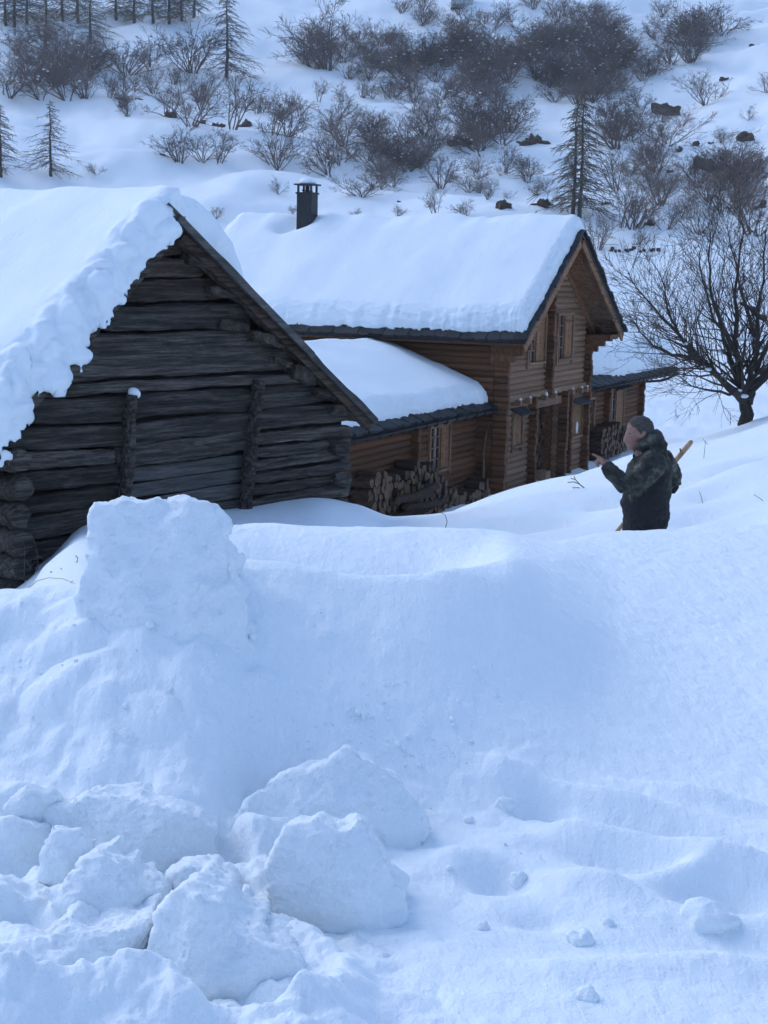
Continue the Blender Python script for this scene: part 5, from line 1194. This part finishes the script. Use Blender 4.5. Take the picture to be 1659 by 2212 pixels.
thicket([(0, 90), (180, 105), (250, 160), (180, 205), (0, 230)], 16, (40, 70), (1, 5, 6, 4), 'bare shrub in the scrub at the upper left edge', 'shrubs at the upper left edge')
thicket([(700, 260), (900, 240), (1120, 270), (1130, 310), (1000, 350), (740, 340)], 24, (40, 80), (3, 4, 5, 1, 6, 0), 'dark shrub in the scrub halfway up behind the chalet ridge', 'shrubs halfway up the slope')
thicket([(690, 355), (900, 340), (930, 395), (800, 415), (700, 380)], 13, (38, 70), (1, 5, 6, 0), 'bare shrub on the lower slope just behind the chalet', 'shrubs low on the slope behind the chalet')
thicket([(880, 150), (1050, 165), (1090, 235), (960, 260), (840, 215)], 18, (30, 60), (1, 5, 0), 'scattered shrub below the upper belt', 'scattered shrubs below the belt')
thicket([(1300, 250), (1400, 255), (1450, 330), (1440, 430), (1330, 420)], 14, (38, 75), (1, 6, 3, 0), 'bare shrub in the scrub right of the twin larch', 'shrubs right of the twin larch')
thicket([(1480, 400), (1659, 380), (1659, 520), (1480, 500)], 12, (45, 90), (1, 6, 2), 'twiggy shrub at the slope foot behind the bare tree', 'shrubs behind the bare tree')
thicket([(540, 50), (900, 10), (1300, 10), (1500, 20), (1300, 70), (1050, 75), (800, 55)], 14, (28, 50), (3, 5, 6), 'small bare shrub near the top of the slope', 'shrubs near the top of the slope')
thicket([(180, 190), (330, 170), (520, 190), (560, 240), (330, 270), (200, 230)], 9, (22, 48), (0, 1, 2, 6), 'low bare shrub scattered on the left terraces', 'shrubs on the left terraces', (.7, 1.0))
thicket([(560, 200), (850, 195), (860, 250), (700, 300), (570, 280)], 12, (22, 52), (0, 1, 2, 6), 'low bare shrub scattered in the middle of the slope', 'scattered shrubs of the middle slope', (.7, 1.0))
thicket([(880, 370), (1180, 350), (1200, 440), (1000, 450), (880, 420)], 12, (18, 42), (0, 1, 6), 'low shrub scattered over the snow above the chalet ridge', 'shrubs above the chalet ridge', (.7, 1.1))
thicket([(1400, 240), (1659, 200), (1659, 380), (1480, 380)], 8, (16, 38), (0, 1, 6), 'small shrub on the stony right slope', 'shrubs on the stony right slope', (.8, 1.1))
# larches
def larch_mesh(seed, nb, dead=False):
    R_ = random.Random(seed); tr, cr = MB(), MB()
    tr.tube([(R_.gauss(0, .004), R_.gauss(0, .004), z) for z in np.linspace(-.03, 1, 12)], [.020 * (1 - .93 * t) for t in np.linspace(0, 1, 12)], 7)
    for k in range(nb):
        t = .08 + .9 * (k + R_.random()) / nb; a = R_.uniform(0, 6.283); L = (.36 * (1 - t) ** .75 + .02) * R_.uniform(.45, 1.2)
        d = Vector((math.cos(a), math.sin(a), R_.uniform(-.3, .15))); p = Vector((0, 0, t)); pts = [p]; q = p.copy()
        for i in range(5): q = q + d.normalized() * L / 5; d = d + Vector((0, 0, -.12 if i < 3 else .15)); pts.append(q.copy())
        cr.tube(pts, [.0040, .0034, .003, .0026, .0022, .0016], 3, cap=False)
        for m_ in range(11):
            i = R_.randint(0, 4); o_ = pts[i].lerp(pts[i + 1], R_.random()); dd = Vector((math.cos(a + R_.choice((-1, 1)) * R_.uniform(.5, 1.2)), math.sin(a + R_.choice((-1, 1)) * R_.uniform(.5, 1.2)), R_.uniform(-.9, .1)))
            l2 = L * R_.uniform(.15, .4); cr.tube([o_, o_ + dd * l2 * .5, o_ + dd * l2 + Vector((0, 0, -.1 * l2))], [.0022, .0018, .0013], 3, cap=False)
    out = []
    for mb, n_, mt in ((tr, 'trunk', 'bark'), (cr, 'crown', 'larch_twig')):
        me = bpy.data.meshes.new(n_); me.from_pydata(mb.v, [], mb.f); me.materials.append(MATS[mt]); me.update(); out.append(me)
    return out
LM = [larch_mesh(1, 105), larch_mesh(2, 95), larch_mesh(3, 120)]
def larch(px, py, hpx, k, label, group=None, wide=1.0, dx=0):
    P = hit_ground(px, py); h = hpx * P.y / FPX * 1.02
    e = empty('larch_tree', P, rnd.uniform(0, 6.28)); e.scale = (h * wide, h * wide, h); tag(e, label, 'tree', group)
    for nm, me in zip(('trunk', 'crown'), LM[k]): link(bpy.data.objects.new(nm, me), e)
larch(2, 383, 148, 0, 'leafless larch cut by the left edge above the barn', None, 1.15); larch(109, 381, 155, 1, 'leafless larch standing just above the barn roof', None, 1.2)
larch(1252, 470, 262, 2, 'twin-trunked leafless larch, right trunk, above the gable roof', None, .95); larch(1238, 462, 250, 0, 'twin-trunked leafless larch, left trunk, above the gable roof', None, .95)
larch(490, 168, 178, 2, 'tall leafless larch at upper middle left', None, 1.15)
larch(100, 93, 150, 1, 'dark larch at the top left, left of two', None, 1.2); larch(195, 97, 150, 0, 'dark larch at the top left, right of two', None, 1.2)
for k, (x, y) in enumerate(((12, 55), (32, 58), (58, 52), (135, 45), (168, 48), (250, 42), (290, 52), (330, 50), (365, 52), (392, 46), (420, 38))):
    larch(x, y, 140, k % 3, 'dark larch in the wood along the top left edge', 'larches along the top left edge', 1.25)
# rocks and bare earth
def rock(px, py, wpx, hpx, label, group=None, seed=0, mat='earth', name='rock'):
    P = hit_ground(px, py + hpx * .5); s = P.y / FPX
    o = MB().ball((0, 0, 0), (wpx * s * .5, wpx * s * .35, hpx * s * .62), 22, 14).build(name, mat, None, True); o.location = P + Vector((0, wpx * s * .12, -hpx * s * .08))
    Vv, Nn = getV(o.data), getN(o.data); R_ = max(.2, hpx * s)
    Vv += Nn * (R_ * .9 * fbm(Vv[:, 0] / R_ * .9 + seed * 3.1, Vv[:, 1] / R_ * .9, Vv[:, 2] / R_ * 1.3, 4))[:, None]; setV(o.data, Vv)
    o.data.polygons.foreach_set('use_smooth', [False] * len(o.data.polygons))
    return tag(o, label, 'rock', group)
for k, (q, w, h, lab) in enumerate(((B_(1225, 470, 0), 58, 26, 'wide brown rock outcrop at the foot of the stony spur'), (B_(1380, 700, 0), 54, 26, 'large brown rock outcrop on the right slope'), (B_(1460, 716, 0), 26, 18, 'brown rock right beside the large outcrop'), (B_(1575, 590, 0), 30, 20, 'dark rock near the right edge'),
     (B_(1345, 615, 0), 18, 12, 'small rock left of two on the right slope'), (B_(1415, 612, 0), 14, 10, 'small rock right of two on the right slope'), (B_(1280, 636, 0), 11, 13, 'upright small rock on the right slope'), (B_(640, 597, 0), 62, 20, 'long strip of bare brown earth in the middle of the slope'), (B_(350, 602, 0), 60, 18, 'bare brown bank under the middle scrub'),
     (B_(520, 885, 0), 34, 15, 'brown rock left below the twin larch'), (B_(1590, 730, 0), 26, 22, 'broken dark rock at the right edge'), (B_(1600, 190, 0), 18, 8, 'dark rock high on the spur'), (B_(1470, 337, 0), 15, 9, 'dark rock beside the spur shrub'), (B_(955, 876, 0), 28, 6, 'flat dark rock right of the twin larch'),
     (A_(735, 485, 0), 27, 22, 'dark square rock under the left terrace shrub'), (A_(862, 516, 0), 26, 13, 'dark rock in the middle of the terrace row'), (A_(942, 532, 0), 24, 16, 'dark rock right of the middle in the terrace row'), (A_(1068, 530, 0), 30, 13, 'dark rocks at the right end of the terrace row'), (A_(520, 426, 0), 22, 7, 'flat rock at the end of the upper left row'), (A_(600, 425, 0), 18, 4, 'flat sliver of rock on the upper left terrace'),
     (A_(700, 668, 0), 12, 3, 'tiny dark stone left of the shrub trio'), (B_(65, 868, 0), 7, 5, 'tiny dark stone above the chalet ridge'), (B_(690, 870, 0), 50, 18, 'brown earth bank at the foot of the twin larch'), (B_(1240, 735, 0), 18, 9, 'dark rock right of the vase shaped shrub'), (B_(1640, 870, 0), 34, 26, 'large dark rock at the right edge behind the tree'), (B_(1150, 960, 0), 20, 10, 'rock right above the gable roof'))):
    rock(q[0], q[1], w, h, lab, None, k + 1)
wl_ = empty('stone_wall', hit_ground(1370, 545)); tag(wl_, 'low ruined dry-stone wall half buried at the foot of the slope', 'wall')
for k in range(17):
    x = 1318 + k * 6.4 + rnd.uniform(-3, 3); P = hit_ground(x, 541 + rnd.uniform(-4, 4))
    if k in (4, 9, 13): continue
    P.z -= .12
    s = P.y / FPX; w_ = rnd.uniform(4, 8) * s; hh = rnd.uniform(4, 8) * s
    o = MB().box(-w_ / 2, w_ / 2, -.25, .25, -hh * .4, hh, None, w_ * .12).build('stone', 'earth', wl_); o.location = P - Vector(wl_.location)
# glazed hut cut by the top edge
P = hit_ground(998, 18); s = P.y / FPX
hut = empty('glazed_hut', P); tag(hut, 'small pale glazed hut cut off by the top edge', 'hut')
w_ = 45 * s; hh = 60 * s; m = MB().box(-w_ / 2, w_ / 2, .05, 2.5, .12, hh); m.build('glazing', 'pale_sheet', hut)
MB().box(-w_ / 2 - .1, w_ / 2 + .1, -.1, 2.6, -.15, .12).build('plinth', 'black_metal', hut)
for k in range(6): x = -w_ / 2 + w_ * k / 5; MB().box(x - .05, x + .05, 0, .05, .12, hh).build('glazing_bar', 'grey_frame' if 0 < k < 5 else 'white_paint', hut)
for zz in (.22, 1.05): MB().box(-w_ / 2, w_ / 2, -.02, .03, zz, zz + .09).build('rail', 'white_paint', hut)
mesh_obj('roof', [(-w_ / 2 - .2, -.2, hh), (w_ / 2 + .2, -.2, hh), (w_ / 2 + .2, 2.7, hh), (-w_ / 2 - .2, 2.7, hh), (-w_ / 2, 1.25, hh + .8), (w_ / 2, 1.25, hh + .8)], [(0, 1, 5, 4), (2, 3, 4, 5), (1, 2, 5), (3, 0, 4), (3, 2, 1, 0)], 'slate', hut, False)
# twigs and dry stalks sticking out of the snow
def stalk(pts, Y, r, label, mat='twig', name='twig', branches=()):
    r *= .65; P = [Vector(at(x, y, Y)) for x, y in pts]; o_ = P[0]; m = MB(); m.tube([tuple(p - o_) for p in P], [r * (1 - .5 * i / len(P)) for i in range(len(P))], 5)
    for br in branches: m.tube([tuple(Vector(at(x, y, Y)) - o_) for x, y in br], r * .7, 4)
    o = m.build(name, mat, None, True); o.location = o_; tag(o, label, 'twig'); return o
def yg(px, py, lo, hi): return hit_ground(px, py, lo, hi).y
stalk([(1263, 1055), (1252, 1046), (1243, 1036), (1240, 1028)], yg(1262, 1054, 13, 32), .012, 'dry forked twig lying in the snow left of the pointing hand', branches=[[(1252, 1046), (1240, 1041), (1226, 1042)], [(1243, 1036), (1233, 1033)], [(1246, 1060), (1236, 1052), (1252, 1054)]])
stalk([(962, 1141), (966, 1127), (962, 1113), (950, 1106)], 16.0, .007, 'single bent grass stalk in the dip before the chalet')
stalk([(1520, 993), (1522, 975), (1524, 952)], yg(1520, 990, 12, 32), .007, 'upright dry stalk with seed tips right of the wooden handle', branches=[[(1524, 957), (1519, 948)], [(1524, 955), (1530, 960)]])
stalk([(1518, 1087), (1515, 1074), (1511, 1062)], 14.0, .005, 'thin slanting stalk right of the person, low'); stalk([(1648, 1082), (1638, 1074), (1628, 1068)], 14.0, .005, 'thin stalk near the right edge of the snow'); stalk([(1577, 918), (1578, 905), (1577, 890)], 31.0, .012, 'short dark twig left of the bare tree trunk')
yb = 14.6
stalk([(52, 1255), (53, 1180), (45, 1160), (38, 1152)], yb, .006, 'left dry stalk before the barn wall', 'wood_plank_grey', branches=[[(53, 1210), (66, 1225), (66, 1232)]])
stalk([(82, 1232), (81, 1195), (76, 1175), (72, 1160)], yb, .006, 'right dry stalk before the barn wall', 'wood_plank_grey', branches=[[(81, 1200), (90, 1205), (97, 1213)], [(66, 1226), (74, 1215), (81, 1212)]])
stalk([(147, 1240), (158, 1228), (166, 1215), (168, 1205), (163, 1200)], 12.6, .010, 'dark crooked twig in the hollow left of the tall block', branches=[[(147, 1240), (138, 1232), (131, 1228)], [(150, 1238), (153, 1248)]])
stalk([(193, 1192), (198, 1172), (203, 1155)], 13.2, .010, 'short dark twig touching the left side of the tall block')
stalk([(118, 1245), (114, 1238), (108, 1234)], 12.7, .008, 'tiny dark twig below the barn wall')
stalk([(60, 1272), (80, 1255), (105, 1248), (135, 1250), (165, 1262), (180, 1275)], 12.0, .005, 'arched yellowish grass blade in the hollow', 'tool_wood', branches=[[(135, 1285), (145, 1270), (157, 1254)]])
# snow on the left barn post
P = Vector((AB[0], AB[1], 0)) + Matrix.Rotation(math.radians(50), 3, 'Z') @ Vector((-.54, .17, 0))
o = MB().ball((0, 0, 0), (.075, .06, .06), 12, 8).build('snow_tuft', 'snow_clump', None, True); o.location = (P.x, P.y, -1.34); o.rotation_euler = (0, .5, 0); tag(o, 'tuft of snow on top of the left barn post', 'snow')

# ------------------------------------------------------------------ thin winter air over the valley
hz = MB().box(-1010, 1010, -1010, 1010, -9, 275).build('haze', 'void'); hz['kind'] = 'stuff'; hz['label'] = 'thin blue winter haze over the slope'
hm_ = bpy.data.materials.new('haze'); hm_.use_nodes = True; ht = hm_.node_tree; ht.nodes.clear()
ho = ht.nodes.new('ShaderNodeOutputMaterial'); hv = ht.nodes.new('ShaderNodeVolumePrincipled'); hv.inputs['Color'].default_value = (.92, .95, 1, 1); hv.inputs['Density'].default_value = .0005; hv.inputs['Anisotropy'].default_value = .1
ht.links.new(hv.outputs[0], ho.inputs['Volume']); hz.data.materials.clear(); hz.data.materials.append(hm_)
